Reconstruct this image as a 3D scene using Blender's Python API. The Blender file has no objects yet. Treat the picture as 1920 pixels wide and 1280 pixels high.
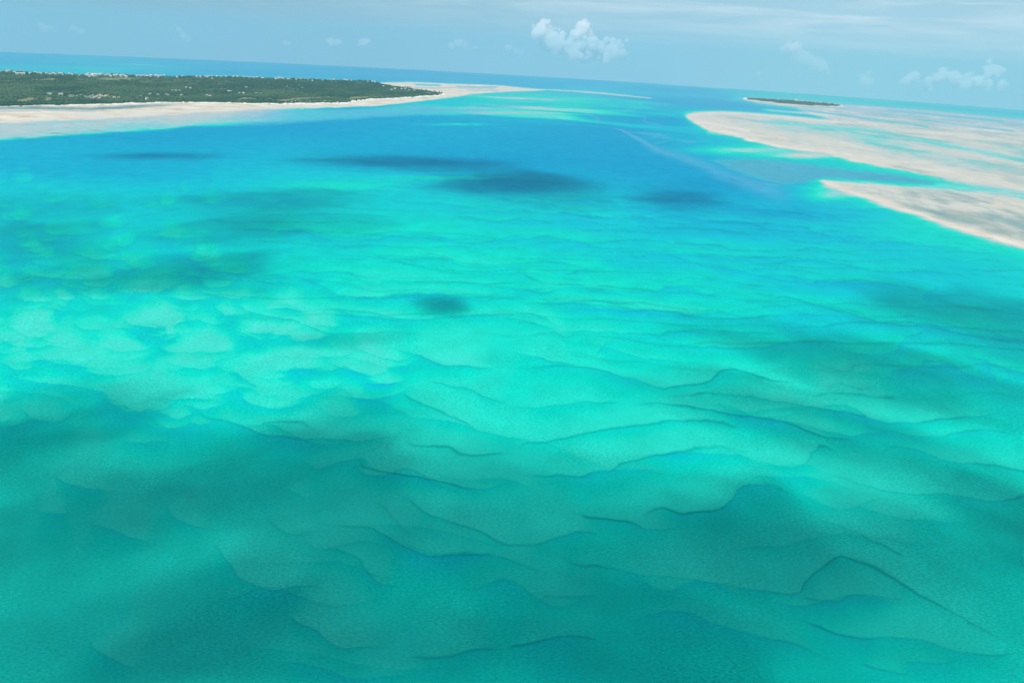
import bpy, math, random
import numpy as np
from mathutils import Vector, Matrix, noise as mnoise

C = bpy.context.scene
rnd = random.Random(7)
R_ = math.radians

# ------------------------------------------------------------------ camera
H = 300.0            # flying height
RE = 500000.0        # radius of the sea's curve
F_PX = 1280.0
PITCH, ROLL = R_(23.25), R_(3.3)
cp, sp = math.cos(PITCH), math.sin(PITCH)
Fv = Vector((0, cp, -sp)); R0 = Vector((1, 0, 0)); U0 = Vector((0, sp, cp))
Uv = U0 * math.cos(ROLL) - R0 * math.sin(ROLL)
Rv = R0 * math.cos(ROLL) + U0 * math.sin(ROLL)
cam_d = bpy.data.cameras.new('camera')
cam_d.sensor_width = 36; cam_d.lens = 24.0
cam_d.clip_start = 1; cam_d.clip_end = 120000
cam = bpy.data.objects.new('camera', cam_d)
C.collection.objects.link(cam)
m = Matrix.Identity(3)
m.col[0] = Rv; m.col[1] = Uv; m.col[2] = -Fv
cam.matrix_world = Matrix.Translation((0, 0, H)) @ m.to_4x4()
C.camera = cam

# ------------------------------------------------------------------ sun, sky, exposure
SUN_EL, SUN_AZ = R_(56), R_(215)      # azimuth clockwise from +Y: behind the camera, to the left
sun_dir = Vector((math.sin(SUN_AZ) * math.cos(SUN_EL), math.cos(SUN_AZ) * math.cos(SUN_EL), math.sin(SUN_EL)))
sd_ = bpy.data.lights.new('sun', 'SUN')
sd_.energy = 4.8; sd_.angle = R_(0.53); sd_.color = (1.0, 0.965, 0.90)
sun = bpy.data.objects.new('sun', sd_); C.collection.objects.link(sun)
sun.rotation_euler = sun_dir.to_track_quat('Z', 'Y').to_euler()
sun.location = (0, 0, 3000)

C.view_settings.view_transform = 'Standard'; C.view_settings.look = 'None'
C.view_settings.exposure = -0.12; C.view_settings.gamma = 1.0
C.view_settings.use_curve_mapping = False
cy = C.cycles
cy.volume_bounces = 10; cy.max_bounces = 12; cy.diffuse_bounces = 2; cy.glossy_bounces = 2
cy.transparent_max_bounces = 24
cy.use_denoising = True
cy.sample_clamp_indirect = 3.0

w = bpy.data.worlds.new('World'); C.world = w; w.use_nodes = True
nt = w.node_tree; N = nt.nodes; Lk = nt.links
N.clear()
out = N.new('ShaderNodeOutputWorld'); bg = N.new('ShaderNodeBackground')
sky = N.new('ShaderNodeTexSky'); sky.sky_type = 'NISHITA'; sky.sun_disc = False
sky.sun_elevation = SUN_EL; sky.sun_rotation = SUN_AZ
sky.altitude = 0; sky.air_density = 1.0; sky.dust_density = 0.3; sky.ozone_density = 1.5
bg.inputs['Strength'].default_value = 0.08
# thin high cirrus veil: streaks laid over the sky, by direction
tc = N.new('ShaderNodeTexCoord'); mp = N.new('ShaderNodeMapping'); mp.inputs['Scale'].default_value = (5.0, 5.0, 60.0)
mp.inputs['Rotation'].default_value = (0, R_(4), 0)
nz = N.new('ShaderNodeTexNoise'); nz.inputs['Scale'].default_value = 1.0; nz.inputs['Detail'].default_value = 7
nz.inputs['Roughness'].default_value = 0.62; nz.inputs['Distortion'].default_value = 0.6
rp = N.new('ShaderNodeMapRange'); rp.inputs['From Min'].default_value = 0.42; rp.inputs['From Max'].default_value = 0.66
rp.inputs['To Min'].default_value = 0; rp.inputs['To Max'].default_value = 0.75
sx = N.new('ShaderNodeSeparateXYZ')
hz_ = N.new('ShaderNodeMapRange'); hz_.inputs['From Min'].default_value = 0.0; hz_.inputs['From Max'].default_value = 0.055
side = N.new('ShaderNodeMapRange'); side.inputs['From Min'].default_value = -0.25; side.inputs['From Max'].default_value = 0.35
side.inputs['To Min'].default_value = 0.25; side.inputs['To Max'].default_value = 1.0
mul = N.new('ShaderNodeMath'); mul.operation = 'MULTIPLY'
mul2 = N.new('ShaderNodeMath'); mul2.operation = 'MULTIPLY'
mx = N.new('ShaderNodeMix'); mx.data_type = 'RGBA'; mx.inputs['B'].default_value = (10.2, 11.8, 12.8, 1)
tint = N.new('ShaderNodeMix'); tint.data_type = 'RGBA'; tint.blend_type = 'MULTIPLY'; tint.inputs['Factor'].default_value = 1.0
tint.inputs['B'].default_value = (0.95, 1.15, 1.15, 1)
Lk.new(tc.outputs['Generated'], mp.inputs['Vector']); Lk.new(mp.outputs[0], nz.inputs['Vector'])
Lk.new(nz.outputs['Fac'], rp.inputs['Value']); Lk.new(tc.outputs['Generated'], sx.inputs[0])
Lk.new(sx.outputs['Z'], hz_.inputs['Value']); Lk.new(sx.outputs['X'], side.inputs['Value'])
Lk.new(rp.outputs[0], mul.inputs[0]); Lk.new(hz_.outputs[0], mul.inputs[1])
Lk.new(mul.outputs[0], mul2.inputs[0]); Lk.new(side.outputs[0], mul2.inputs[1])
lift = N.new('ShaderNodeVectorMath'); lift.operation = 'ADD'; lift.inputs[1].default_value = (0, 0, .22)   # the deep clear air over open sea
nrm = N.new('ShaderNodeVectorMath'); nrm.operation = 'NORMALIZE'
Lk.new(tc.outputs['Generated'], lift.inputs[0]); Lk.new(lift.outputs[0], nrm.inputs[0]); Lk.new(nrm.outputs[0], sky.inputs['Vector'])
Lk.new(sky.outputs[0], tint.inputs['A'])
Lk.new(mul2.outputs[0], mx.inputs['Factor'])
veil = N.new('ShaderNodeMapRange'); veil.inputs['From Min'].default_value = .45; veil.inputs['From Max'].default_value = .0; 
veil.interpolation_type = 'SMOOTHSTEP'
vs_ = N.new('ShaderNodeMapRange'); vs_.inputs['From Min'].default_value = -.55; vs_.inputs['From Max'].default_value = .35; vs_.inputs['To Min'].default_value = .45; vs_.inputs['To Max'].default_value = .92
vm = N.new('ShaderNodeMath'); vm.operation = 'MULTIPLY'
Lk.new(sx.outputs['Z'], veil.inputs['Value']); Lk.new(sx.outputs['X'], vs_.inputs['Value']); Lk.new(veil.outputs[0], vm.inputs[0]); Lk.new(vs_.outputs[0], vm.inputs[1])
vmix = N.new('ShaderNodeMix'); vmix.data_type = 'RGBA'; vmix.inputs['B'].default_value = (6.2, 9.7, 11.7, 1)
Lk.new(tint.outputs['Result'], vmix.inputs['A']); Lk.new(vm.outputs[0], vmix.inputs['Factor']); Lk.new(vmix.outputs['Result'], mx.inputs['A'])
Lk.new(mx.outputs['Result'], bg.inputs['Color']); Lk.new(bg.outputs[0], out.inputs['Surface'])

# ------------------------------------------------------------------ helpers
def tag(o, label=None, cat=None, group=None, kind=None):
    if label: o['label'] = label
    if cat: o['category'] = cat
    if group: o['group'] = group
    if kind: o['kind'] = kind
    return o

def link_mesh(name, verts, faces, mat, parent=None, smooth=False):
    me = bpy.data.meshes.new(name)
    me.from_pydata([tuple(v) for v in verts], [], faces)
    me.update()
    if smooth:
        me.polygons.foreach_set('use_smooth', [True] * len(me.polygons))
    me.materials.append(mat)
    o = bpy.data.objects.new(name, me); C.collection.objects.link(o)
    if parent: o.parent = parent
    return o

def ray(px, py):
    d = Fv * F_PX + Rv * (px - 960) - Uv * (py - 640)
    return d.normalized()

def ground_at(px, py, z=0.0):
    """Point of the curved sea level (plus z) seen at a place in the survey photograph."""
    d = ray(px, py)
    a = (d.x * d.x + d.y * d.y) / (2 * RE); b = d.z; c = H - z
    disc = b * b - 4 * a * c
    if disc < 0:
        t = -b / (2 * a)
    else:
        t = (-b - math.sqrt(disc)) / (2 * a)
    return Vector((d.x * t, d.y * t, H + d.z * t))

def bend(x, y):
    return -(x * x + y * y) / (2 * RE)

def survey(x, y, z):
    """World -> survey coordinates (the photo's 1920 x 1280 frame), arrays."""
    dz = z - H
    f = x * Fv.x + y * Fv.y + dz * Fv.z
    f = np.where(f < 1.0, 1.0, f)
    u = 960 + F_PX * (x * Rv.x + y * Rv.y + dz * Rv.z) / f
    v = 640 - F_PX * (x * Uv.x + y * Uv.y + dz * Uv.z) / f
    return u, v

def hash2(ix, iy, seed):
    h = (ix.astype(np.int64) * 374761393 + iy.astype(np.int64) * 668265263 + seed * 974711) & 0xFFFFFFFF
    h = ((h ^ (h >> 13)) * 1274126177) & 0xFFFFFFFF
    h = h ^ (h >> 16)
    return (h & 0xFFFFFF).astype(np.float32) / 16777215.0

def vnoise(x, y, seed=0):
    ix = np.floor(x); iy = np.floor(y)
    fx = (x - ix); fy = (y - iy)
    fx = fx * fx * fx * (fx * (fx * 6 - 15) + 10); fy = fy * fy * fy * (fy * (fy * 6 - 15) + 10)
    ix = ix.astype(np.int64); iy = iy.astype(np.int64)
    a = hash2(ix, iy, seed); b = hash2(ix + 1, iy, seed); c = hash2(ix, iy + 1, seed); d = hash2(ix + 1, iy + 1, seed)
    return ((a * (1 - fx) + b * fx) * (1 - fy) + (c * (1 - fx) + d * fx) * fy)

def fbm(x, y, octv=4, seed=0, rough=0.5):
    s = 0; a = 1.0; t = 0
    for k in range(octv):
        s = s + a * vnoise(x * 2 ** k + 17.3 * k, y * 2 ** k - 9.1 * k, seed + k); t += a; a *= rough
    return s / t            # 0..1

def sstep(a, b, x):
    t = np.clip((x - a) / (b - a), 0, 1)
    return t * t * (3 - 2 * t)

# ------------------------------------------------------------------ the survey: depths, banks, dune crests
# (u, v, depth index): 0 = awash, 0.5 = a couple of metres over sand, 1 = channel
DEPTHS = [(-150,125,.72),(0,120,.70),(300,124,.68),(500,135,.75),(700,146,.82),(900,153,.82),(1000,158,.72),(1100,160,.75),
(1250,172,.90),(1300,188,1.0),(1400,197,1.0),(1180,178,.72),(1600,190,.8),(1900,215,.8),(2100,240,.8),
(1010,182,.42),(1080,188,.45),(880,190,.72),(920,205,.62),(1050,204,.55),(870,228,.90),(950,218,.58),(1130,215,1.0),(1250,215,.95),
(1180,240,.97),(1280,240,.75),(600,234,1.0),(700,232,.92),(850,242,.9),(960,248,.88),(400,248,1.0),(300,262,.88),(100,276,.85),(0,290,.82),(-150,300,.8),
(500,270,.82),(700,262,.83),(800,280,.85),(1000,270,.88),(1100,262,.92),(1200,295,.95),(1300,270,.78),(1400,287,.66),(1500,300,.7),
(250,300,.9),(100,312,.8),(0,345,.75),(200,350,.66),(400,320,.72),(550,330,.66),(700,325,.76),(900,300,.9),(1000,310,.95),
(700,350,.57),(900,352,.62),(1050,345,.78),(1150,340,.86),(1250,370,.95),(1350,330,.9),(1420,395,.82),(1000,385,.62),
(960,425,.55),(1100,425,.62),(1250,430,.72),(1400,440,.77),(1550,430,.74),(1650,450,.65),(1800,490,.62),(1920,530,.60),
(300,400,.64),(100,420,.70),(-100,450,.66),(500,430,.66),(700,420,.55),(840,460,.52),
(0,530,.60),(200,500,.52),(400,520,.62),(600,500,.57),(960,500,.50),(1200,530,.54),(1400,560,.57),(1600,580,.58),(1800,610,.60),(1950,650,.61),
(960,620,.49),(700,600,.50),(500,620,.51),(200,640,.45),(0,650,.45),(1200,650,.56),(1500,700,.57),(1800,750,.57),
(0,750,.49),(300,730,.44),(600,750,.48),(900,760,.50),(1200,780,.53),(1600,800,.54),(1900,850,.54),
(0,950,.53),(400,950,.51),(800,950,.50),(1200,950,.49),(1600,950,.52),(1950,1000,.54),
(0,1250,.50),(400,1200,.49),(800,1150,.50),(1200,1150,.52),(1600,1150,.52),(1950,1150,.50),(1200,1350,.52),(400,1400,.5),(1800,1400,.52)]

CR = [  # crest lines of the submerged sand waves: (weight of the dark trough line, step, points)
(1,1,[(960,855),(985,835),(1045,832),(1105,812),(1170,802),(1235,795),(1310,789),(1360,795),(1400,807)]),
(1,1,[(960,890),(1010,889),(1060,889),(1145,885),(1180,865),(1230,850),(1280,842),(1325,834),(1380,840),(1425,860)]),
(1.3,.6,[(1440,877),(1455,872),(1490,879),(1505,860),(1525,837),(1545,832),(1575,845)]),
(1.4,.8,[(1520,897),(1560,891),(1605,902),(1675,925),(1740,927),(1790,927),(1845,940),(1890,937),(1920,932),(2000,945)]),
(1.1,.7,[(1652,852),(1655,840),(1685,836),(1725,840),(1770,855),(1830,870),(1920,887),(2000,900)]),
(1.3,1,[(1205,975),(1230,959),(1250,956),(1290,965),(1320,961),(1355,960),(1375,940),(1395,912),(1420,909),(1460,915),(1505,930)]),
(1.3,.8,[(1080,957),(1105,970),(1160,972),(1200,979),(1215,991),(1250,996),(1275,992),(1287,986)]),
(.6,1,[(960,1022),(1000,1020),(1025,1010),(1060,1000),(1090,999),(1125,1002)]),
(1.2,.8,[(1020,1032),(1060,1055),(1125,1060),(1185,1075),(1240,1082),(1300,1086),(1360,1100),(1440,1114),(1505,1116),(1512,1095),(1535,1070),(1570,1045),(1595,1042),(1630,1055),(1675,1077),(1725,1112),(1785,1145),(1840,1177),(1910,1210)]),
(1.2,.6,[(1505,1117),(1535,1126),(1565,1125),(1610,1114),(1640,1112),(1670,1117),(1710,1122)]),
(1.2,.5,[(1535,972),(1560,977),(1600,992),(1635,1010),(1675,1027),(1710,1050)]),
(1.3,.8,[(1485,1162),(1520,1172),(1575,1190),(1615,1195),(1650,1190),(1685,1187),(1730,1195),(1775,1212),(1820,1222),(1880,1230),(1920,1222)]),
(1.2,.6,[(960,1210),(990,1210),(1025,1202),(1060,1192),(1100,1192),(1135,1200)]),
(.7,.7,[(1160,1170),(1210,1155),(1260,1146),(1300,1152),(1350,1180),(1410,1195),(1490,1207),(1560,1240)]),
(.5,.4,[(1010,1120),(1060,1115),(1130,1112)]),
(1.2,.5,[(1915,1025),(1908,1045),(1917,1075)]),
(1,.5,[(1685,1247),(1700,1232),(1760,1240),(1800,1232)]),
(1.2,.4,[(1615,1245),(1660,1255),(1705,1260)]),
(.8,.6,[(1520,742),(1550,735),(1600,740),(1645,747),(1680,746)]),
(1,1,[(1235,737),(1280,740),(1325,732),(1375,737),(1440,745),(1490,752),(1550,764),(1610,777),(1660,792),(1710,797),(1745,790),(1780,780),(1840,776),(1860,775),(1880,755),(1890,740),(1920,742)]),
(1.1,.8,[(1175,762),(1240,756),(1310,765),(1375,777),(1425,781),(1480,792),(1515,807),(1555,820),(1625,824)]),
(1,.6,[(960,762),(1000,764),(1045,759),(1080,752),(1125,751),(1170,757)]),
(.7,.6,[(1620,802),(1660,805),(1730,822),(1780,820),(1805,807),(1830,802),(1880,806),(1920,817)]),
(1,.8,[(960,689),(1060,687),(1120,692),(1200,715),(1240,727),(1270,720),(1310,717),(1335,710),(1355,695),(1380,691),(1410,697),(1450,712),(1485,722),(1510,715)]),
(.9,.7,[(960,565),(1010,567),(1085,570),(1160,571),(1220,577),(1285,584),(1340,595),(1390,597),(1425,590),(1510,591),(1600,592)]),
(.9,.7,[(1427,587),(1430,570),(1460,556),(1505,562),(1560,580),(1625,597),(1685,611),(1740,614),(1810,627),(1880,640),(1960,645)]),
(.9,.7,[(1000,540),(1060,536),(1135,537),(1185,542),(1235,544),(1260,537),(1300,537),(1355,541),(1395,552),(1425,565)]),
(.8,.5,[(1240,540),(1255,530),(1290,520),(1340,522),(1410,530),(1485,535),(1515,540)]),
(.7,.6,[(960,622),(1020,625),(1085,624),(1150,624),(1210,626),(1260,622),(1310,617),(1360,618),(1435,625),(1485,630)]),
(.7,.6,[(1260,637),(1310,650),(1370,659),(1435,656),(1470,647),(1505,638)]),
(.4,.6,[(1555,652),(1605,660),(1660,665),(1685,660),(1695,635),(1725,625),(1770,620)]),
(.5,.7,[(1670,720),(1665,700),(1680,690),(1725,692),(1730,677),(1760,680),(1785,687)]),
(.4,.6,[(1850,675),(1855,700),(1875,725)]),(.3,.6,[(1735,580),(1735,550),(1760,540)]),
(.4,.4,[(1110,665),(1130,647),(1160,640)]),(.8,.6,[(960,662),(990,668),(1035,682),(1075,685)]),
(.8,.5,[(960,590),(1000,590),(1035,600),(1060,617)]),(.8,.5,[(960,608),(990,605),(1025,610),(1050,635),(1065,635),(1085,625)]),
(.7,.5,[(960,507),(990,520),(1030,538)]),(.7,.5,[(1050,510),(1110,505),(1140,508)]),(.6,.5,[(1100,432),(1125,429),(1200,430)]),
(.6,1,[(430,567),(470,580),(525,595),(575,612),(625,624),(650,622)]),
(.6,1,[(555,520),(590,525),(625,542),(665,555),(700,556),(775,554),(850,555),(900,550),(960,555)]),
(.5,1.3,[(740,645),(780,665),(820,682),(880,690),(935,690)]),(.4,1.1,[(650,650),(690,660),(725,671),(770,672)]),
(.4,.8,[(610,580),(650,585),(680,597),(715,598),(780,597)]),
(.2,1.8,[(277,640),(285,652),(325,659),(400,659),(440,655)]),(.2,1.8,[(240,722),(260,740),(310,745),(380,747),(430,755)]),
(.2,1.6,[(0,698),(30,702),(75,715),(125,722),(175,727)]),(.2,1.8,[(315,555),(370,563),(420,558)]),
(.2,1.5,[(245,608),(280,616),(325,613)]),(.2,1.7,[(190,645),(215,657),(260,656),(275,645)]),
(.1,1.5,[(92,578),(110,586),(130,584)]),(.3,1.2,[(30,515),(100,524),(200,522)]),
(.2,1.8,[(430,685),(450,702),(470,720),(500,728)]),(.2,1.7,[(300,676),(350,692),(390,695),(430,683)]),
(.2,1.5,[(0,640),(40,652),(90,655),(120,640)]),(.2,1.4,[(0,680),(50,682),(110,676),(170,680)]),(.2,1.4,[(60,610),(100,622),(125,615)]),
(.2,1.4,[(20,560),(60,570),(100,565)]),(.2,1.4,[(130,470),(190,490),(260,492)]),(.2,1.2,[(60,425),(110,440),(190,436)]),
(.2,1.2,[(200,540),(250,548),(300,540)]),(.2,1.2,[(260,385),(300,392),(350,388)]),(.2,1.4,[(380,500),(440,512),(480,508)]),
(.2,1.2,[(270,440),(330,448),(400,445)]),(.2,1.2,[(560,600),(600,612),(650,610)]),(.2,1.2,[(510,660),(560,672),(620,670)]),
(.2,1.2,[(480,610),(510,625),(560,628)]),(.2,1.6,[(190,738),(205,752),(225,748)]),
(.7,1.3,[(360,767),(390,780),(430,792),(470,802),(500,817),(560,822),(620,820),(660,827),(700,820),(735,815),(750,830)]),
(.8,.5,[(485,802),(505,792),(550,790),(585,795),(600,820)]),
(1,.7,[(750,833),(810,836),(850,840),(865,852),(895,861),(930,852),(960,850)]),
(.6,.5,[(595,745),(640,741),(700,745),(740,760),(765,780),(766,797)]),
(.8,.8,[(740,732),(780,750),(830,772),(880,795),(900,807),(900,820)]),(.6,.6,[(800,712),(870,725),(910,742),(960,760)]),
(1,.9,[(660,855),(690,875),(740,885),(800,889),(850,905),(900,916),(940,907),(960,895)]),
(.8,1,[(750,915),(765,935),(790,965),(850,982),(900,1000),(950,1020),(1000,1024)]),
(.9,.9,[(620,990),(645,984),(685,987),(720,1005),(750,1027),(780,1042),(840,1044),(890,1037),(940,1035)]),
(.7,.7,[(590,1030),(630,1032),(660,1042),(690,1075),(710,1092),(740,1095),(755,1102)]),
(.4,1.4,[(390,1005),(425,1040),(450,1075),(480,1095),(525,1110),(550,1100),(590,1092),(615,1102)]),
(.5,1.5,[(535,1142),(555,1160),(600,1180),(620,1200),(645,1215),(685,1208),(720,1211)]),
(.8,.7,[(760,1230),(800,1232),(850,1235),(890,1217),(950,1214)]),(.3,1.2,[(170,1200),(190,1225),(230,1240),(270,1260)]),
(.3,.9,[(300,935),(320,965),(360,985),(400,987)]),(.2,1.3,[(90,885),(130,907),(175,920),(220,917)]),
(.2,1.2,[(65,957),(90,965),(125,962)]),(.3,1.2,[(150,975),(200,995),(250,1010),(290,1020)]),
(.4,.7,[(495,970),(520,990),(545,1005),(600,995)]),(.4,.6,[(700,935),(735,975),(770,1005)]),
(.2,1,[(215,825),(250,826),(280,822),(330,828)]),(.3,.4,[(535,915),(555,920),(575,935)]),
(.6,.5,[(1560,690),(1600,700),(1650,702)]),(.5,.5,[(690,480),(740,486),(800,484),(860,492)]),
]

rc = random.Random(31)
for i in range(165):      # cusped shoals on the left, bellies facing the camera
    u0 = rc.uniform(-60, 720); v0 = 335 + 470 * rc.random() ** .9
    if u0 > 460 and v0 < 560: continue
    s_ = (v0 - 110) / 850.0; w_ = rc.uniform(38, 120) * s_; h_ = w_ * rc.uniform(.18, .42); sk = rc.uniform(-.15, .3)
    CR.append((.12, rc.uniform(.7, 1.5), [(u0 + t * w_, v0 - h_ * t * t + sk * t * w_ * .4 + rc.uniform(-1, 1) * w_ * .05) for t in (-1, -.7, -.35, 0, .35, .7, 1)]))
for i in range(44):      # long low crests of the middle distance
    v0 = 372 + 5.4 * i * (.8 + .004 * i); v0 = v0 if v0 < 600 else rc.uniform(380, 600)
    s_ = (v0 - 130) / 850.0; u0 = rc.uniform(620, 1750); w_ = rc.uniform(160, 420) * (s_ + .25); a_ = rc.uniform(3, 9) * s_ * 2
    ph_ = rc.uniform(0, 6); sl = rc.uniform(.0, .09) + (.05 if u0 > 1300 else 0)
    CR.append((rc.uniform(.25, .6), rc.uniform(.35, .75), [(u0 + t * w_, v0 + sl * t * w_ + a_ * math.sin(ph_ + t * 5.5) + rc.uniform(-1, 1) * a_ * .3) for t in [k / 6 for k in range(-6, 7)]]))
for i in range(34):      # fainter crests between the surveyed ones in the foreground
    v0 = rc.uniform(620, 1260); s_ = (v0 - 130) / 850.0; u0 = rc.uniform(0, 1900); w_ = rc.uniform(70, 190) * (s_ + .2); a_ = rc.uniform(6, 16) * s_
    ph_ = rc.uniform(0, 6); sl = rc.uniform(-.05, .28)
    CR.append((rc.uniform(.05, .4), rc.uniform(.4, .9), [(u0 + t * w_, v0 + sl * t * w_ + a_ * math.sin(ph_ + t * 4.2) + rc.uniform(-1, 1) * a_ * .25) for t in [k / 5 for k in range(-5, 6)]]))

def horizon(u):
    return 140 + (u - 960) * 0.0595 + 12 * ((u - 960) / 960.0) ** 2

def seg_field(U, V, pts, reach):
    """signed distance (positive on the upper side) and arc position to a polyline, for points near it"""
    pts = np.array(pts, float)
    # rounded corners
    for _ in range(2):
        q = [pts[0]]
        for a, b in zip(pts[:-1], pts[1:]):
            q += [a * .75 + b * .25, a * .25 + b * .75]
        q.append(pts[-1]); pts = np.array(q)
    idx = np.nonzero((U > pts[:, 0].min() - reach) & (U < pts[:, 0].max() + reach) &
                     (V > pts[:, 1].min() - reach) & (V < pts[:, 1].max() + reach))[0]
    if len(idx) == 0: return idx, None, None
    x = U[idx]; y = V[idx]
    best = np.full(len(idx), 1e9); sg = np.zeros(len(idx)); arc = np.zeros(len(idx))
    L = np.concatenate([[0], np.cumsum(np.hypot(*(pts[1:] - pts[:-1]).T))])
    for k in range(len(pts) - 1):
        a = pts[k]; b = pts[k + 1]; d = b - a; l2 = max(d @ d, 1e-6)
        t = np.clip(((x - a[0]) * d[0] + (y - a[1]) * d[1]) / l2, 0, 1)
        ex = x - a[0] - t * d[0]; ey = y - a[1] - t * d[1]
        ds = ex * ex + ey * ey
        cr = -(d[0] * ey - d[1] * ex)
        mk = ds < best
        best = np.where(mk, ds, best); sg = np.where(mk, cr, sg)
        arc = np.where(mk, (L[k] + t * math.sqrt(l2)) / L[-1], arc)
    return idx, np.sqrt(best) * np.where(sg >= 0, 1, -1), arc

def poly_sd(U, V, pts, reach=30):
    """signed distance to a closed outline, positive inside; far points get -reach"""
    pts = np.array(pts, float)
    res = np.full(U.shape, -float(reach))
    idx = np.nonzero((U > pts[:, 0].min() - reach) & (U < pts[:, 0].max() + reach) &
                     (V > pts[:, 1].min() - reach) & (V < pts[:, 1].max() + reach))[0]
    if len(idx) == 0: return res
    x = U[idx]; y = V[idx]; best = np.full(len(idx), 1e12); ins = np.zeros(len(idx), bool)
    for k in range(len(pts)):
        a = pts[k]; b = pts[(k + 1) % len(pts)]; d = b - a; l2 = max(d @ d, 1e-6)
        t = np.clip(((x - a[0]) * d[0] + (y - a[1]) * d[1]) / l2, 0, 1)
        ds = (x - a[0] - t * d[0]) ** 2 + (y - a[1] - t * d[1]) ** 2
        best = np.minimum(best, ds)
        if a[1] != b[1]:
            c = ((a[1] > y) != (b[1] > y)) & (x < (b[0] - a[0]) * (y - a[1]) / (b[1] - a[1]) + a[0])
            ins ^= c
    s = np.sqrt(best) * np.where(ins, 1, -1)
    res[idx] = np.clip(s, -reach, 1e9)
    return res

VEG = [(-420,222),(-420,140),(-150,139),(0,141),(100,144),(200,146),(320,148),(440,150),(560,152),(640,155),(690,157),(712,160),(735,164),
       (780,169.5),(812,173),(828,175.5),(833,177.5),(820,179.5),(800,180.5),(760,183),(720,185.5),(690,187),(665,189),(652,193),(600,193.5),(520,195),(440,193.5),
       (380,192.5),(300,192.5),(250,194),(200,196),(100,198.5),(0,200),(-200,206)]
BEACH = [(-420,240),(-420,150),(0,150),(400,160),(690,162),(800,172),(828,174.5),(850,180.5),(853,182.5),(835,185),(790,190),(740,196),(700,199.5),
         (640,202),(560,204),(500,206),(440,209),(360,212),(300,216),(200,222),(100,228),(0,233)]
FLAT = [(-420,285),(-420,150),(0,150),(400,160),(690,170),(700,202),(640,205),(640,221),(560,225),(480,230),(420,234),(360,238),(300,242),(240,246),(180,251),(100,255),(50,259),(0,262)]
SPIT = [(705,158),(714,154.5),(760,153.5),(800,154.5),(850,157),(900,158.5),(940,160),(1000,166),(1038,168.5),(1015,170.5),(960,172.5),(925,174),(880,177.5),(858,182),(840,180),(800,172),(740,165)]
SPIT2 = [(1030,167.4),(1080,170),(1130,173.3),(1180,179),(1225,184),(1220,185),(1170,181),(1120,176),(1070,172.2),(1030,169.6)]
BANK1 = [(1283,217),(1290,212),(1310,209.5),(1350,209),(1400,211),(1450,215),(1500,220),(1560,226),(1510,212),(1490,203),(1420,195),(1388,186),(1375,184),(1400,183),(1500,187),(1600,196),(1700,203),(1800,212),(2000,232),(2400,280),
         (2400,420),(2000,372),(1920,362),(1850,352),(1780,340),(1700,322),(1640,312),(1600,303),(1545,288),(1480,279),(1430,270),(1385,259),(1340,248),(1320,243),(1305,233),(1290,225)]
BANK2 = [(1527,338),(1545,335),(1580,338),(1640,343),(1700,347),(1780,352),(1850,360),(1920,372),(2000,385),(2400,450),(2400,640),(2100,530),(1920,464),(1860,448),(1800,430),(1740,411),(1700,396),(1650,379),(1600,363),(1560,351)]
ISLET = [(1398,185),(1405,184.2),(1440,186),(1480,188.5),(1520,191.5),(1560,195),(1580,199),(1560,199.5),(1500,197.5),(1450,192.5),(1420,189),(1400,187.6)]
WEDGE = [(1330,300),(1400,297),(1450,299),(1520,308),(1600,318),(1680,325),(1740,336),(1768,343),(1740,346),(1660,342),(1600,338),(1540,334),(1505,345),(1460,345),(1400,330),(1360,315)]

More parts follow.
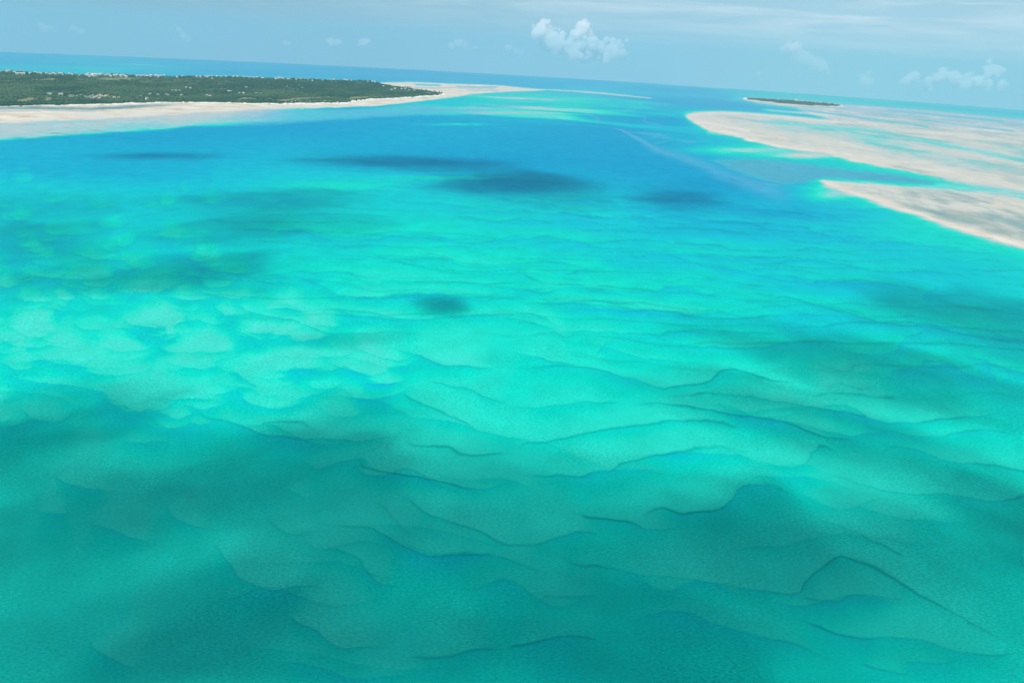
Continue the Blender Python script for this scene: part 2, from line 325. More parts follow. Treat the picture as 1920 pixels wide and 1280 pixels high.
def fields(X, Y):
    """the sea floor at world points: depth index, silt, weed, trough line, vegetation, land height"""
    Z = bend(X, Y)
    U0_, V0_ = survey(X, Y, Z)
    r = np.hypot(X, Y)
    hz = horizon(U0_)
    el = np.clip(V0_ - hz, 0, None)
    # ground noise used to roughen everything that was traced
    n1 = fbm(X / 60, Y / 60, 4, 3) - .5; n2 = fbm(X / 60, Y / 60, 4, 9) - .5
    m1 = fbm(X / 14, Y / 14, 3, 23) - .5; m2 = fbm(X / 14, Y / 14, 3, 29) - .5
    sc = np.clip(el * .055, .3, 22)
    scf = np.clip(el * .010, .15, 8)
    U = U0_ + n1 * sc * 1.6 + m1 * scf; V = V0_ + n2 * sc * .8 + m2 * scf
    # base depth: smooth interpolation of the soundings
    wv = np.log(el + 22)
    num = np.zeros_like(U); den = np.full_like(U, 1e-9)
    for (a, b, d) in DEPTHS:
        bw = math.log(max(b - (140 + (a - 960) * .0595 + 12 * ((a - 960) / 960) ** 2), 0) + 22)
        q = ((U0_ - a) / 105.0) ** 2 + ((wv - bw) / .16) ** 2
        g = np.exp(-.5 * np.clip(q, 0, 60)) + 1e-7 / (1 + q)
        num += g * d; den += g
    D = num / den
    D += .03 * sstep(200, 300, V0_) * (1 - sstep(520, 640, V0_)) * sstep(500, 800, U0_) - .03 * sstep(700, 900, V0_)
    # broad patchiness
    amp = .06 * sstep(60, 300, el) + .05
    D += (fbm(X / 420, Y / 300, 4, 41) - .5) * amp * (.8 + .8 * sstep(400, 900, U0_))
    far = 1 - sstep(20, 140, el)
    D += (fbm(X / 900, Y / 1500, 5, 51, .6) - .5) * .45 * far
    # unsurveyed small sand waves
    leftness = 1 - sstep(300, 800, U0_)
    wl = 62.0
    ph = (Y * .97 - X * .10 + 75 * (fbm(X / 260, Y / 200, 3, 61) - .5) + 26 * n1) / wl
    fr = ph - np.floor(ph)
    cell = hash2(np.floor(ph).astype(np.int64), np.floor(X / 1e9).astype(np.int64), 5)
    saw = (1 - fr) ** 1.6
    en = sstep(.42, .66, fbm(X / 170 + 31 * cell, Y / 400, 3, 71)) * sstep(150, 260, el) * (1 - sstep(420, 620, el)) * sstep(300, 900, U0_ + 250)
    D -= (saw - .35) * .055 * en
    line = np.exp(-(np.minimum(fr, 1 - fr) * wl / (1.2 + r * .0028)) ** 2) * .42 * en * sstep(200, 300, el)
    # billowy shoals on the left
    bx = X / 34 + 1.5 * n1; by = Y / 52 + 1.5 * n2
    bil = np.zeros_like(X)
    for k in range(3):
        s = 2 ** k
        gx = bx * s; gy = by * s
        c = vnoise(gx, gy, 81 + k)
        bil += np.abs(c - .5) * 2 / s
    bil = bil / 1.75
    D -= (bil - .42) * .15 * sstep(130, 260, el) * (1 - sstep(560, 760, el)) * leftness * (1-.5*sstep(.5,.8,fbm(X/300,Y/300,2,5)))
    # traced crests: real relief, with side-lit shading put into the depth tone
    for (lw, st, pts) in CR:
        mv = np.mean([p[1] for p in pts]); mu = np.mean([p[0] for p in pts])
        s = max(mv - (140 + (mu - 960) * .0595), 10) / 850.0
        L1 = 75 * s; L2 = 34 * s
        idx, sd, arc = seg_field(U, V, pts, 3.2 * L1)
        if len(idx) == 0: continue
        end = sstep(0, .32, arc) * sstep(0, .32, 1 - arc); lend = sstep(0, .12, arc) * sstep(0, .12, 1 - arc)
        gap = .30 + .70 * sstep(.3, .62, fbm(X[idx] / 60, Y[idx] / 60, 3, 91))
        ad = np.abs(sd)
        up = np.where(sd > 0, np.exp(-(ad / L1) ** 1.4), 0)
        dn = np.where(sd <= 0, np.exp(-ad / L2), 0)
        D[idx] += (-.090 * up + .082 * dn) * st * end
        lwid = (1.05 + .9 * s) * (.75 + .5 * gap)
        line[idx] = np.maximum(line[idx], np.exp(-((sd + .6) / lwid) ** 2) * lw * .52 * lend * gap)
    far_haze_tone = .45 * (1 - sstep(14, 60, el))  # dulls the far sea, painting horizon haze into its colour
    D += (.10 * (1 - sstep(600, 1250, U0_)) - .22 * sstep(1100, 1500, U0_)) * (1 - sstep(8, 42, el))  # far right sea also paled to imitate haze; left is deeper ocean
    flo = .49 - .07 * sstep(370, 470, el) + .025 * sstep(500, 620, el)
    top_ = .60 + .07 * (1 - sstep(500, 580, V0_)) + .5 * sstep(500, 900, U0_) + .5 * (1 - sstep(180, 260, el))
    D = np.where(el > 150, top_ - np.log1p(np.exp(np.clip((top_ - D) / .04, -40, 40))) * .04 + .01, D)
    D = np.where(el > 100, flo - .005 + np.log1p(np.exp(np.clip((D - flo) / .045, -40, 40))) * .045 - .03, D)
    silt_haze = far_haze_tone.copy(); weed_shade = .16 * sstep(720, 900, V0_) * (.4 + 1.2 * fbm(X / 120, Y / 90, 4, 107))  # foreground tint is painted shade, darkening the water colour
    # cloud-shadow tone painted into depth and tint, plus a few weed beds
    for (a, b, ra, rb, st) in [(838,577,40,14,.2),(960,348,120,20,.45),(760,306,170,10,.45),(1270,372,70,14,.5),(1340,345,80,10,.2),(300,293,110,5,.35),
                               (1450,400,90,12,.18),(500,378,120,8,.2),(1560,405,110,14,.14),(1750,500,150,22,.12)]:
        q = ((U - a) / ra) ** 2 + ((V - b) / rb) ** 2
        kq = st * np.exp(-q) * (.6 + .8 * fbm(X / 90, Y / 60, 3, 101)); D += .42 * kq; weed_shade = np.maximum(weed_shade, .4 * kq)
    fine = fbm(X / 160, Y / 260, 5, 111, .6)
    fine2 = fbm(X / 500, Y / 900, 5, 121, .6)
    finest = fbm(X / 40, Y / 80, 4, 131, .6)
    # silt plumes in the tidal channel
    def plume(pts, wdt, st, soft=1.0):
        st = st * 1.1
        nonlocal silt_haze
        idx, sd, arc = seg_field(U, V, pts, wdt * 4)
        if len(idx):
            wl_ = wdt * (.45 + .9 * arc)
            silt_haze[idx] = np.maximum(silt_haze[idx], st * np.exp(-(np.abs(sd) / wl_) ** 2) * sstep(0, .1, arc) * sstep(0, .25, 1 - arc) * (.6 + .6 * fine[idx]))
    plume([(1195,262),(1235,283),(1300,300),(1352,326),(1425,348),(1500,380)], 11, .5)
    plume([(1150,238),(1180,252),(1200,262),(1235,280),(1262,290)], 3.2, .7)
    plume([(1200,268),(1222,269),(1245,266),(1262,262),(1252,259),(1230,257),(1205,259)], 1.9, .35)
    plume([(1262,262),(1282,266),(1310,266)], 1.5, .5)
    plume([(1203,212),(1210,217),(1209,223),(1205,227),(1213,231),(1228,234),(1250,238)], 1.5, .65)
    plume([(1100,214),(1112,217),(1121,222),(1122,228),(1114,231)], 2.2, .5)
    plume([(1118,217),(1150,211),(1175,207),(1205,204)], 1.5, .55)
    plume([(1160,240),(1175,247),(1210,250),(1260,256)], 1.8, .6)
    plume([(1250,292),(1340,318),(1420,345),(1500,352)], 7, .45)
    plume([(1225,198),(1240,196),(1245,200)], 1.3, .7)
    # shallows off the beach, periwinkle
    q = sstep(-2, 8, poly_sd(U, V, [(300,205),(560,204),(700,201),(780,193),(860,200),(930,206),(900,214),(800,217),(700,222),(560,231),(420,241),(300,250)], 20)) * sstep(360, 560, U)
    silt_haze = np.maximum(silt_haze, .75 * q * (.6 + .6 * fine))
    D = D * (1 - q * .6) + (.33 + .1 * (fine - .5)) * q * .6
    q = np.exp(-((U - 930) / 60) ** 2 - ((V - 199) / 5) ** 2); silt_haze = np.maximum(silt_haze, .6 * q)
    for (a, b, ra, rb, d) in [(960,184,45,2.2,.22),(1050,186,70,2.5,.33),(1000,190,80,2.5,.42),(850,203,110,2.0,.40),(1040,200,50,2,.4),(900,212,90,3,.42),(860,233,60,2,.5),
                              (820,334,120,4.5,.5),(640,347,110,7,.5),(1340,225,30,8,.35),(1400,282,90,7,.26),(1500,292,70,6,.17),(1650,353,120,4,.22),(1860,362,110,7,.25),(1560,365,50,10,.36),(1262,121,1,1,.7)]:
        q = np.exp(-((U - a) / ra) ** 2 - ((V - b - (a < 1100) * 0) / rb) ** 2)
        D = D * (1 - q) + d * q
        if b < 215: silt_haze = np.maximum(silt_haze, .38 * q)
    D -= .42 * sstep(.50, .68, fbm(X / 900 + .3 * Y / 900, Y / 420, 5, 161, .6)) * np.exp(-((U0_ - 1060) / 190) ** 2) * sstep(28, 42, el) * (1 - sstep(75, 120, el))
    # tidal flats and banks
    def lay(poly, wd, wet, feather_out, feather_in, reach=40):
        nonlocal D
        s = poly_sd(U, V, poly, reach)
        k = sstep(-feather_out, feather_in, s)
        if poly is FLAT: k = k * (1 - sstep(480, 640, U))
        D = D * (1 - k) + wet(s) * k
        return s
    side_glow = poly_sd(U, V, BANK2, 60)          # shelving edge
    D = np.where(V > 300, D - .17 * np.exp(-np.clip(-side_glow, 0, 60) / 9) * (side_glow < 0) - .10 * np.exp(-np.clip(-side_glow, 0, 60) / 30) * (side_glow < 0) * (side_glow > -59.9), D)
    s1 = poly_sd(U, V, BANK1, 50)
    D -= .20 * np.exp(-np.clip(-s1, 0, 50) / 8) * (s1 < 0) * (s1 > -49.9)
    lay(FLAT, 4, lambda s: .13 + .26 * (fine2 - .5) + .16 * (fine - .5) + .10 * (1 - sstep(0, 18, s)), 3.5, 3)
    silt_haze = np.maximum(silt_haze, .16 * sstep(-3, 3, poly_sd(U, V, FLAT, 20)) * (1 - sstep(480, 640, U)))
    lay(BANK1, 4, lambda s: -.0 + .115 + .38 * (fine2 - .5) + .30 * (fine - .5) + .14 * (finest - .5) - .05 * np.exp(-np.abs(s - 5) / 6) * (fine * 2) + .06 * sstep(20, 60, s), 2.5, 3)
    lay(BANK2, 4, lambda s: .10 + .14 * (fine2 - .5) + .20 * (fine - .5) + .12 * (finest - .5) - .13 * np.exp(-np.abs(s - 5) / 9) * (.5 + finest) * (V > 340) * sstep(-8, 14, V - 332 - .30 * (U - 1527) ), 2.5, 4)
    # drying ridges: pale sand
    for pts, wd, d in [([(1287,219),(1310,213),(1360,211),(1430,215),(1500,222),(1580,230),(1680,238)], 3.2, -.05),
                       ([(1300,228),(1340,232),(1385,243),(1410,246)], 2.8, -.05),
                       ([(1322,244),(1370,250),(1430,254),(1470,262),(1490,270)], 5, -.05),
                       ([(1390,259),(1430,268),(1490,279),(1550,284),(1580,287)], 2.6, -.07),
                       ([(1420,205),(1500,212),(1600,218),(1720,226),(1850,236),(1960,250)], 2.4, -.02),
                       ([(1600,245),(1680,252),(1760,258),(1850,262)], 2.5, .02),
                       ([(1500,192),(1560,200),(1700,208),(1800,220),(1920,232)], 1.8, .03),
                       ([(1560,290),(1640,300),(1700,303),(1760,305)], 3, .03),
                       ([(1535,339),(1600,361),(1660,381),(1740,409),(1820,435),(1920,461),(2000,486)], 6, -.06),
                       ([(1860,378),(1920,385),(2000,392)], 8, .0),([(1770,395),(1830,412),(1920,440)], 5, .02)]:
        idx, sd, arc = seg_field(U, V, pts, wd * 4)
        if len(idx) == 0: continue
        k = np.exp(-(sd / wd) ** 2) * sstep(0, .05, arc) * sstep(0, .12, 1 - arc) * (.65 + .5 * fine[idx])
        k = np.clip(k, 0, 1)
        D[idx] = D[idx] * (1 - k) + d * k
    # channels through the banks
    for pts, wd, d in [([(1380,225),(1460,230),(1560,240),(1660,248),(1760,270),(1850,288),(1940,304)], 3.4, .32),
                       ([(1480,203),(1560,214),(1660,226),(1740,238)], 1.6, .4),([(1640,205),(1740,214),(1880,228)], 1.8, .4),([(1700,222),(1800,234),(1900,246)], 1.8, .34),
                       ([(1700,347),(1780,349),(1860,358),(1960,371),(2060,384)], 5.5, .33)]:
        idx, sd, arc = seg_field(U, V, pts, wd * 4)
        if len(idx) == 0: continue
        k = np.exp(-(sd / wd) ** 2) * sstep(0, .15, arc) * (.75 + .3 * fine[idx]); k = np.clip(k, 0, 1)
        D[idx] = D[idx] * (1 - k) + d * k
    # weed on the flats
    q = sstep(-3, 7, poly_sd(U, V, WEDGE, 20)); weed_shade = np.maximum(weed_shade, .3 * q * (.8 + .8 * (fine - .5)))
    silt_haze = np.maximum(silt_haze, .8 * q); D = D * (1 - q) + .55 * q
    b2 = sstep(2, 16, poly_sd(U, V, BANK2, 20)) * sstep(.40, .62, fine * .6 + finest * .4)
    weed_shade = np.maximum(weed_shade, .42 * b2)
    q = np.exp(-((U - 1680) / 90) ** 2 - ((V - 312 - .25 * (U - 1680)) / 8) ** 2) * sstep(.45, .6, fine); weed_shade = np.maximum(weed_shade, .30 * q)
    b1 = sstep(4, 14, s1) * sstep(.50, .66, fine) ; weed_shade = np.maximum(weed_shade, .16 * b1)
    # the long beach, lagoon strip, the far spit
    sb = lay(BEACH, 3, lambda s: -.05 + .22 * (fine2 - .5) + .10 * (fine - .5) - .06 * sstep(2, 10, s), 1.5, 2)
    for pts, wd, k0 in [([(-100,205),(0,202.5),(60,203),(130,204),(200,203.5),(250,200),(300,197),(380,195)], 2.8, 1)]:
        idx, sd, arc = seg_field(U, V, pts, 12)
        if len(idx) == 0: continue
        k = np.exp(-(sd / wd) ** 2) * sstep(0, .3, 1 - arc) * k0
        k = np.clip(k * 1.15, 0, 1); D[idx] = D[idx] * (1 - k) + .12 * k; weed_shade[idx] = np.maximum(weed_shade[idx], .72 * k); silt_haze[idx] *= (1 - k)
    # bars standing on the left flats
    for pts, wd, d in [([(0,225),(100,224.5),(220,219),(340,212),(440,208)], 2.2, -.03),([(0,212),(90,213),(200,214),(300,210),(420,203)], 2.5, -.02),([(0,208),(80,209),(180,208)], 1.6, .14),([(0,240),(150,234),(300,225),(430,217)], 2.6, .16)]:
        idx, sd, arc = seg_field(U, V, pts, wd * 4)
        if len(idx) == 0: continue
        k = np.clip(np.exp(-(sd / wd) ** 2) * (.5 + .7 * fine[idx]), 0, 1); D[idx] = D[idx] * (1 - k) + d * k
    for (a, b) in [(30,258),(85,257),(105,250),(130,252),(60,263),(180,245),(140,248),(240,260),(340,258),(200,256)]:
        q = np.exp(-((U0_ - a) / 14) ** 2 - ((V0_ - b) / .9) ** 2) * finest * 1.5; weed_shade = np.maximum(weed_shade, .55 * q)
    lay(SPIT, 2, lambda s: -.05 + .10 * (fine2 - .5) + .06 * (fine - .5), 1.2, 1.2)
    for pts, wd, d in [([(775,158.5),(800,160),(830,160.5)], 1.3, .5),([(740,162),(800,165.5),(860,165),(940,166)], 1.1, .12),([(850,162),(900,164),(940,163)], .9, .3),([(870,169),(940,170)], 1.2, .08)]:
        idx, sd, arc = seg_field(U, V, pts, 8)
        if len(idx) == 0: continue
        k = np.exp(-(sd / wd) ** 2) * sstep(0, .15, arc) * sstep(0, .15, 1 - arc); D[idx] = D[idx] * (1 - k) + d * k
    lay(SPIT2, 1, lambda s: .03 + 0 * s, 1.0, .6)
    # far pale shoal on the horizon and the foam of a reef
    for (a, b, ra, rb, d) in [(1290,161.5,45,.8,.05),(1340,165,30,.6,.15),(258,121.4,22,.55,.03),(290,122.6,26,.4,.2),(225,121,25,.4,.25)]:
        q = np.exp(-((U0_ - a) / ra) ** 2 - ((V0_ - b - .06 * (U0_ - a)) / rb) ** 2); D = D * (1 - q) + d * q
    # vegetation and relief of the islands
    sv = poly_sd(U0_ + n1 * 10 + m1 * 5, V0_ + n2 * 1.8 + m2 * 2.2, VEG, 30)
    D = np.where((sv > -1.5) & (V0_ > 176), -.22, D)
    sil = poly_sd(U0_, V0_, ISLET, 12)
    D = np.where(sil > -3, np.minimum(D, -.05 * sstep(-2.2, -.6, sil) + D * (1 - sstep(-2.2, -.6, sil))), D)
    veg = np.maximum(sstep(-.2, .5, sv), sstep(0, .4, sil))
    hgt = np.clip(-D, 0, None) * 9
    inl = sstep(-.5, 5, sv)
    top = np.interp(U0_, [-420,0,100,200,320,440,560,640,690,712,735,780,833], [140,141,144,146,148,150,152,155,157,160,164,169.5,177])
    depth_in = np.clip((V0_ - top), 0, 60)
    ridge = np.exp(-(np.clip(depth_in - 1.6, 0, 99) / 5.0) ** 1.5) * sstep(-.2, 1.3, depth_in)
    ridge *= np.interp(U0_, [-420,640,700,712,760,833], [23,20,24,15,9,5]) * (.75 + .5 * fbm(X / 300, Y / 600, 3, 141))
    hills = 6 * inl + 9 * inl * (fbm(X / 350, Y / 350, 4, 151) - .35) * sstep(2, 12, sv)
    hgt = np.maximum(hgt, (hills + ridge) * sstep(-.8, .8, sv))
    hgt = np.maximum(hgt, 2.5 * sstep(-.2, 1.2, sil))
    D = np.where((sv > -.5) | (sil > -.2), np.minimum(D, -.05), D)
    return D, silt_haze, weed_shade, line, veg, hgt, U0_, V0_

# ------------------------------------------------------------------ materials
def new_mat(name):
    mt = bpy.data.materials.new(name); mt.use_nodes = True
    n = mt.node_tree.nodes; n.clear()
    o = n.new('ShaderNodeOutputMaterial')
    return mt, n, mt.node_tree.links, o

def simple(name, col, rough=.8, var=.25, scale=.5, spec=.3):
    mt, n, l, o = new_mat(name)
    b = n.new('ShaderNodeBsdfPrincipled'); b.inputs['Roughness'].default_value = rough
    b.inputs['Specular IOR Level'].default_value = spec
    t = n.new('ShaderNodeTexCoord'); z = n.new('ShaderNodeTexNoise'); z.inputs['Scale'].default_value = scale; z.inputs['Detail'].default_value = 4
    oi = n.new('ShaderNodeObjectInfo'); ad = n.new('ShaderNodeMath'); ad.operation = 'ADD'
    mr = n.new('ShaderNodeMapRange'); mr.inputs['From Min'].default_value = .6; mr.inputs['From Max'].default_value = 1.5
    mr.inputs['To Min'].default_value = 1 - var; mr.inputs['To Max'].default_value = 1 + var
    hs = n.new('ShaderNodeHueSaturation'); hs.inputs['Color'].default_value = (*col, 1)
    l.new(t.outputs['Object'], z.inputs['Vector']); l.new(z.outputs['Fac'], ad.inputs[0]); l.new(oi.outputs['Random'], ad.inputs[1])
    l.new(ad.outputs[0], mr.inputs['Value']); l.new(mr.outputs[0], hs.inputs['Value'])
    l.new(hs.outputs[0], b.inputs['Base Color']); l.new(b.outputs[0], o.inputs['Surface'])
    return mt

def ramp(n, stops):
    r = n.new('ShaderNodeValToRGB'); e = r.color_ramp.elements
    while len(e) > 1: e.remove(e[-1])
    e[0].position = stops[0][0]; e[0].color = (*stops[0][1], 1)
    for p, c in stops[1:]:
        k = e.new(p); k.color = (*c, 1)
    return r

def mixc(n, l, a, b, f, mode='MIX'):
    x = n.new('ShaderNodeMix'); x.data_type = 'RGBA'; x.blend_type = mode
    for s, v in (('A', a), ('B', b), ('Factor', f)):
        if isinstance(v, tuple): x.inputs[s].default_value = (*v, 1)
        elif isinstance(v, (int, float)): x.inputs[s].default_value = v
        else: l.new(v, x.inputs[s])
    return x.outputs['Result']

SAND_STOPS = [(0.0, (.62,.52,.41)), (.12, (.66,.59,.50)), (.22, (.60,.55,.49))]
def water_material():
    mt, n, l, o = new_mat('lagoon_water')
    def attr(nm):
        a = n.new('ShaderNodeAttribute'); a.attribute_name = nm; return a.outputs['Fac']
    mr = n.new('ShaderNodeMapRange'); mr.inputs['From Min'].default_value = -.15; mr.inputs['From Max'].default_value = 1.15
    l.new(attr('depth'), mr.inputs['Value'])
    def P(d): return (d + .15) / 1.3
    rp_ = ramp(n, [(P(-.1), (.64,.57,.49)), (P(0), (.60,.54,.47)), (P(.07), (.56,.515,.45)), (P(.16), (.45,.48,.445)), (P(.27), (.21,.51,.49)), (P(.36), (.07,.55,.47)),
                   (P(.42), (.018,.575,.445)), (P(.50), (.0,.535,.42)), (P(.58), (.0,.47,.45)), (P(.66), (.0,.415,.485)), (P(.76), (.0,.335,.475)), (P(.88), (.0,.275,.46)), (P(1.0), (.0,.235,.45)), (P(1.14), (.01,.16,.31))])
    rp_.color_ramp.interpolation = 'EASE' if False else 'LINEAR'
    l.new(mr.outputs[0], rp_.inputs['Fac'])
    col = rp_.outputs['Color']
    col = mixc(n, l, col, (.10,.34,.53), attr('silt_haze'))
    col = mixc(n, l, col, (.0,.15,.155), attr('weed_shade'))  # weed colour, also carrying the painted shade
    tc_ = n.new('ShaderNodeTexCoord')
    # coarse sand / ripple mottling seen through the shallow water
    g = n.new('ShaderNodeTexNoise'); g.inputs['Scale'].default_value = .62; g.inputs['Detail'].default_value = 3; g.inputs['Roughness'].default_value = .7
    gm = n.new('ShaderNodeMapping'); gm.inputs['Rotation'].default_value = (0, 0, R_(-18)); gm.inputs['Scale'].default_value = (.75, 1.5, 1)
    l.new(tc_.outputs['Object'], gm.inputs['Vector']); l.new(gm.outputs[0], g.inputs['Vector'])
    gp = n.new('ShaderNodeTexNoise'); gp.inputs['Scale'].default_value = .012; gp.inputs['Detail'].default_value = 3; l.new(tc_.outputs['Object'], gp.inputs['Vector'])
    ga = n.new('ShaderNodeMapRange'); ga.inputs['From Min'].default_value = .35; ga.inputs['From Max'].default_value = .65; ga.inputs['To Min'].default_value = .35; ga.inputs['To Max'].default_value = 1.0
    l.new(gp.outputs['Fac'], ga.inputs['Value'])
    gr = n.new('ShaderNodeMapRange'); gr.inputs['From Min'].default_value = .3; gr.inputs['From Max'].default_value = .75; gr.inputs['To Min'].default_value = -.34; gr.inputs['To Max'].default_value = .42
    l.new(g.outputs['Fac'], gr.inputs['Value'])
    g2 = n.new('ShaderNodeTexNoise'); g2.inputs['Scale'].default_value = .03; g2.inputs['Detail'].default_value = 5
    l.new(tc_.outputs['Object'], g2.inputs['Vector'])
    gr2 = n.new('ShaderNodeMapRange'); gr2.inputs['From Min'].default_value = .3; gr2.inputs['From Max'].default_value = .7; gr2.inputs['To Min'].default_value = .93; gr2.inputs['To Max'].default_value = 1.07
    l.new(g2.outputs['Fac'], gr2.inputs['Value'])
    gx_ = n.new('ShaderNodeMath'); gx_.operation = 'MULTIPLY_ADD'; gx_.inputs[2].default_value = 1.0; l.new(gr.outputs[0], gx_.inputs[0]); l.new(ga.outputs[0], gx_.inputs[1])
    mm = n.new('ShaderNodeMath'); mm.operation = 'MULTIPLY'; l.new(gx_.outputs[0], mm.inputs[0]); l.new(gr2.outputs[0], mm.inputs[1])
    hs = n.new('ShaderNodeHueSaturation'); l.new(col, hs.inputs['Color']); l.new(mm.outputs[0], hs.inputs['Value'])
    # weed litter caught in the dune troughs
    ln = attr('line')
    col = mixc(n, l, hs.outputs[0], (.0,.20,.19), ln)
    b = n.new('ShaderNodeBsdfDiffuse'); l.new(col, b.inputs['Color'])
    gl = n.new('ShaderNodeBsdfGlossy'); gl.inputs['Roughness'].default_value = .22
    fr = n.new('ShaderNodeFresnel'); fr.inputs['IOR'].default_value = 1.33
    fm = n.new('ShaderNodeMath'); fm.operation = 'MULTIPLY'; fm.inputs[1].default_value = .11; l.new(fr.outputs[0], fm.inputs[0])
    ms = n.new('ShaderNodeMixShader'); l.new(fm.outputs[0], ms.inputs[0]); l.new(b.outputs[0], ms.inputs[1]); l.new(gl.outputs[0], ms.inputs[2])
    # wind ripples and chop
    mpp = n.new('ShaderNodeMapping'); mpp.inputs['Rotation'].default_value = (0, 0, R_(25)); mpp.inputs['Scale'].default_value = (1, 1.7, 1)
    l.new(tc_.outputs['Object'], mpp.inputs['Vector'])
    wv = n.new('ShaderNodeTexNoise'); wv.inputs['Scale'].default_value = .45; wv.inputs['Detail'].default_value = 5; wv.inputs['Roughness'].default_value = .65
    l.new(mpp.outputs[0], wv.inputs['Vector'])
    bp = n.new('ShaderNodeBump'); bp.inputs['Strength'].default_value = .8; bp.inputs['Distance'].default_value = .55
    l.new(wv.outputs['Fac'], bp.inputs['Height']); l.new(bp.outputs[0], b.inputs['Normal']); l.new(bp.outputs[0], gl.inputs['Normal'])
    l.new(ms.outputs[0], o.inputs['Surface'])
    return mt

def terrain_material():
    mt, n, l, o = new_mat('beach_sand_and_scrub_floor')
    def attr(nm):
        a = n.new('ShaderNodeAttribute'); a.attribute_name = nm; return a.outputs['Fac']
    tc_ = n.new('ShaderNodeTexCoord')
    z = n.new('ShaderNodeTexNoise'); z.inputs['Scale'].default_value = .012; z.inputs['Detail'].default_value = 7; l.new(tc_.outputs['Object'], z.inputs['Vector'])
    r1 = ramp(n, [(.3, (.50,.37,.25)), (.46, (.62,.52,.41)), (.6, (.69,.61,.51)), (.75, (.74,.68,.59))]); l.new(z.outputs['Fac'], r1.inputs['Fac'])
    wet = n.new('ShaderNodeMapRange'); wet.inputs['From Min'].default_value = -.06; wet.inputs['From Max'].default_value = .0; l.new(attr('depth'), wet.inputs['Value'])
    col = mixc(n, l, r1.outputs['Color'], (.58,.53,.48), wet.outputs[0])
    dn_ = n.new('ShaderNodeMapRange'); dn_.inputs['From Min'].default_value = -.13; dn_.inputs['From Max'].default_value = -.20; l.new(attr('depth'), dn_.inputs['Value'])
    col = mixc(n, l, col, (.86,.80,.72), dn_.outputs[0])
    z2 = n.new('ShaderNodeTexNoise'); z2.inputs['Scale'].default_value = .02; z2.inputs['Detail'].default_value = 8; z2.inputs['Roughness'].default_value = .65; l.new(tc_.outputs['Object'], z2.inputs['Vector'])
    r2 = ramp(n, [(.32, (.022,.05,.018)), (.5, (.045,.085,.03)), (.6, (.11,.13,.055)), (.7, (.28,.23,.15))]); l.new(z2.outputs['Fac'], r2.inputs['Fac'])
    col = mixc(n, l, col, r2.outputs['Color'], attr('veg'))
    col = mixc(n, l, col, (.23,.22,.10), attr('clearing'))
    col = mixc(n, l, col, (.06,.09,.06), attr('weed_shade'))
    b = n.new('ShaderNodeBsdfPrincipled'); b.inputs['Roughness'].default_value = .9; b.inputs['Specular IOR Level'].default_value = .15
    l.new(col, b.inputs['Base Color']); l.new(b.outputs[0], o.inputs['Surface'])
    return mt

# ------------------------------------------------------------------ sea and terrain sheets
az = np.concatenate([np.arange(-180, -54, 3.0), np.arange(-54, -49, .25), np.arange(-49, 49.0001, .068), np.arange(49.25, 54, .25), np.arange(54, 180.1, 3.0)])
al = np.concatenate([np.arange(84, 54, -1.5), np.arange(54, 8, -.068), np.arange(8, 2.6, -.045), np.arange(2.6, 1.99, -.02)])
ta = np.tan(np.radians(al)); q = ta * ta - 2 * H / RE
al = al[q > 0]; ta = ta[q > 0]; q = q[q > 0]
rr = (ta - np.sqrt(q)) * RE
rr = np.concatenate([[.5], rr, np.linspace(rr[-1] * 1.04, 24000, 10)])
NR, NA = len(rr), len(az)
A, Rr = np.meshgrid(np.radians(az), rr)
GX = (np.sin(A) * Rr).ravel(); GY = (np.cos(A) * Rr).ravel()
front = GY > 20
D = np.full(GX.shape, .5); silt_haze = np.zeros_like(D); weed_shade = np.zeros_like(D); line = np.zeros_like(D); veg = np.zeros_like(D); hgt = np.zeros_like(D)
fi = np.nonzero(front)[0]
f_ = fields(GX[fi], GY[fi])
for arr, val in zip((D, silt_haze, weed_shade, line, veg, hgt), f_[:6]): arr[fi] = val
SU = np.full(GX.shape, -9999.); SV = np.full(GX.shape, -9999.); SU[fi] = f_[6]; SV[fi] = f_[7]

CLEAR = [[(515,191),(560,186.5),(620,183.5),(630,184.5),(600,187),(560,189.5),(530,192)],[(640,189),(660,184),(720,182),(660,188)],
         [(185,152.5),(220,151.5),(262,152.5),(240,154),(190,154)],[(60,153),(110,152),(100,154.5),(60,154.5)],[(0,155),(40,155),(20,156)],
         [(440,189.5),(460,184),(480,188),(500,190)],[(85,188),(92,184),(98,191),(88,192)],[(30,192),(60,186),(70,189),(45,194)]]
clearing = np.zeros_like(D)
ci = np.nonzero(veg > .01)[0]
cz = np.zeros(len(ci))
for p in CLEAR: cz = np.maximum(cz, sstep(-.6, .5, poly_sd(SU[ci], SV[ci], p, 5)))
clearing[ci] = cz * .9

def grid_faces(mask=None):
    i = np.arange(NR - 1)[:, None] * NA + np.arange(NA - 1)[None, :]
    q4 = np.stack([i, i + NA, i + NA + 1, i + 1], -1).reshape(-1, 4)
    if mask is not None: q4 = q4[mask[q4].any(1)]
    return q4

def sheet(name, z, q4, attrs, mat):
    used = np.unique(q4); remap = np.full(len(GX), -1, np.int64); remap[used] = np.arange(len(used))
    q4 = remap[q4]
    co = np.stack([GX[used], GY[used], z[used]], 1).astype(np.float32)
    me = bpy.data.meshes.new(name)
    me.vertices.add(len(co)); me.vertices.foreach_set('co', co.ravel())
    me.loops.add(q4.size); me.loops.foreach_set('vertex_index', q4[:, ::-1].ravel().astype(np.int32))
    me.polygons.add(len(q4)); me.polygons.foreach_set('loop_start', np.arange(0, q4.size, 4, dtype=np.int32))
    me.polygons.foreach_set('use_smooth', np.ones(len(q4), bool))
    for k, v in attrs.items():
        a = me.attributes.new(k, 'FLOAT', 'POINT'); a.data.foreach_set('value', v[used].astype(np.float32))
    me.update(); me.validate()
    if me.polygons[0].normal.z < 0: me.flip_normals()
    me.materials.append(mat)
    o = bpy.data.objects.new(name, me); C.collection.objects.link(o)
    return o

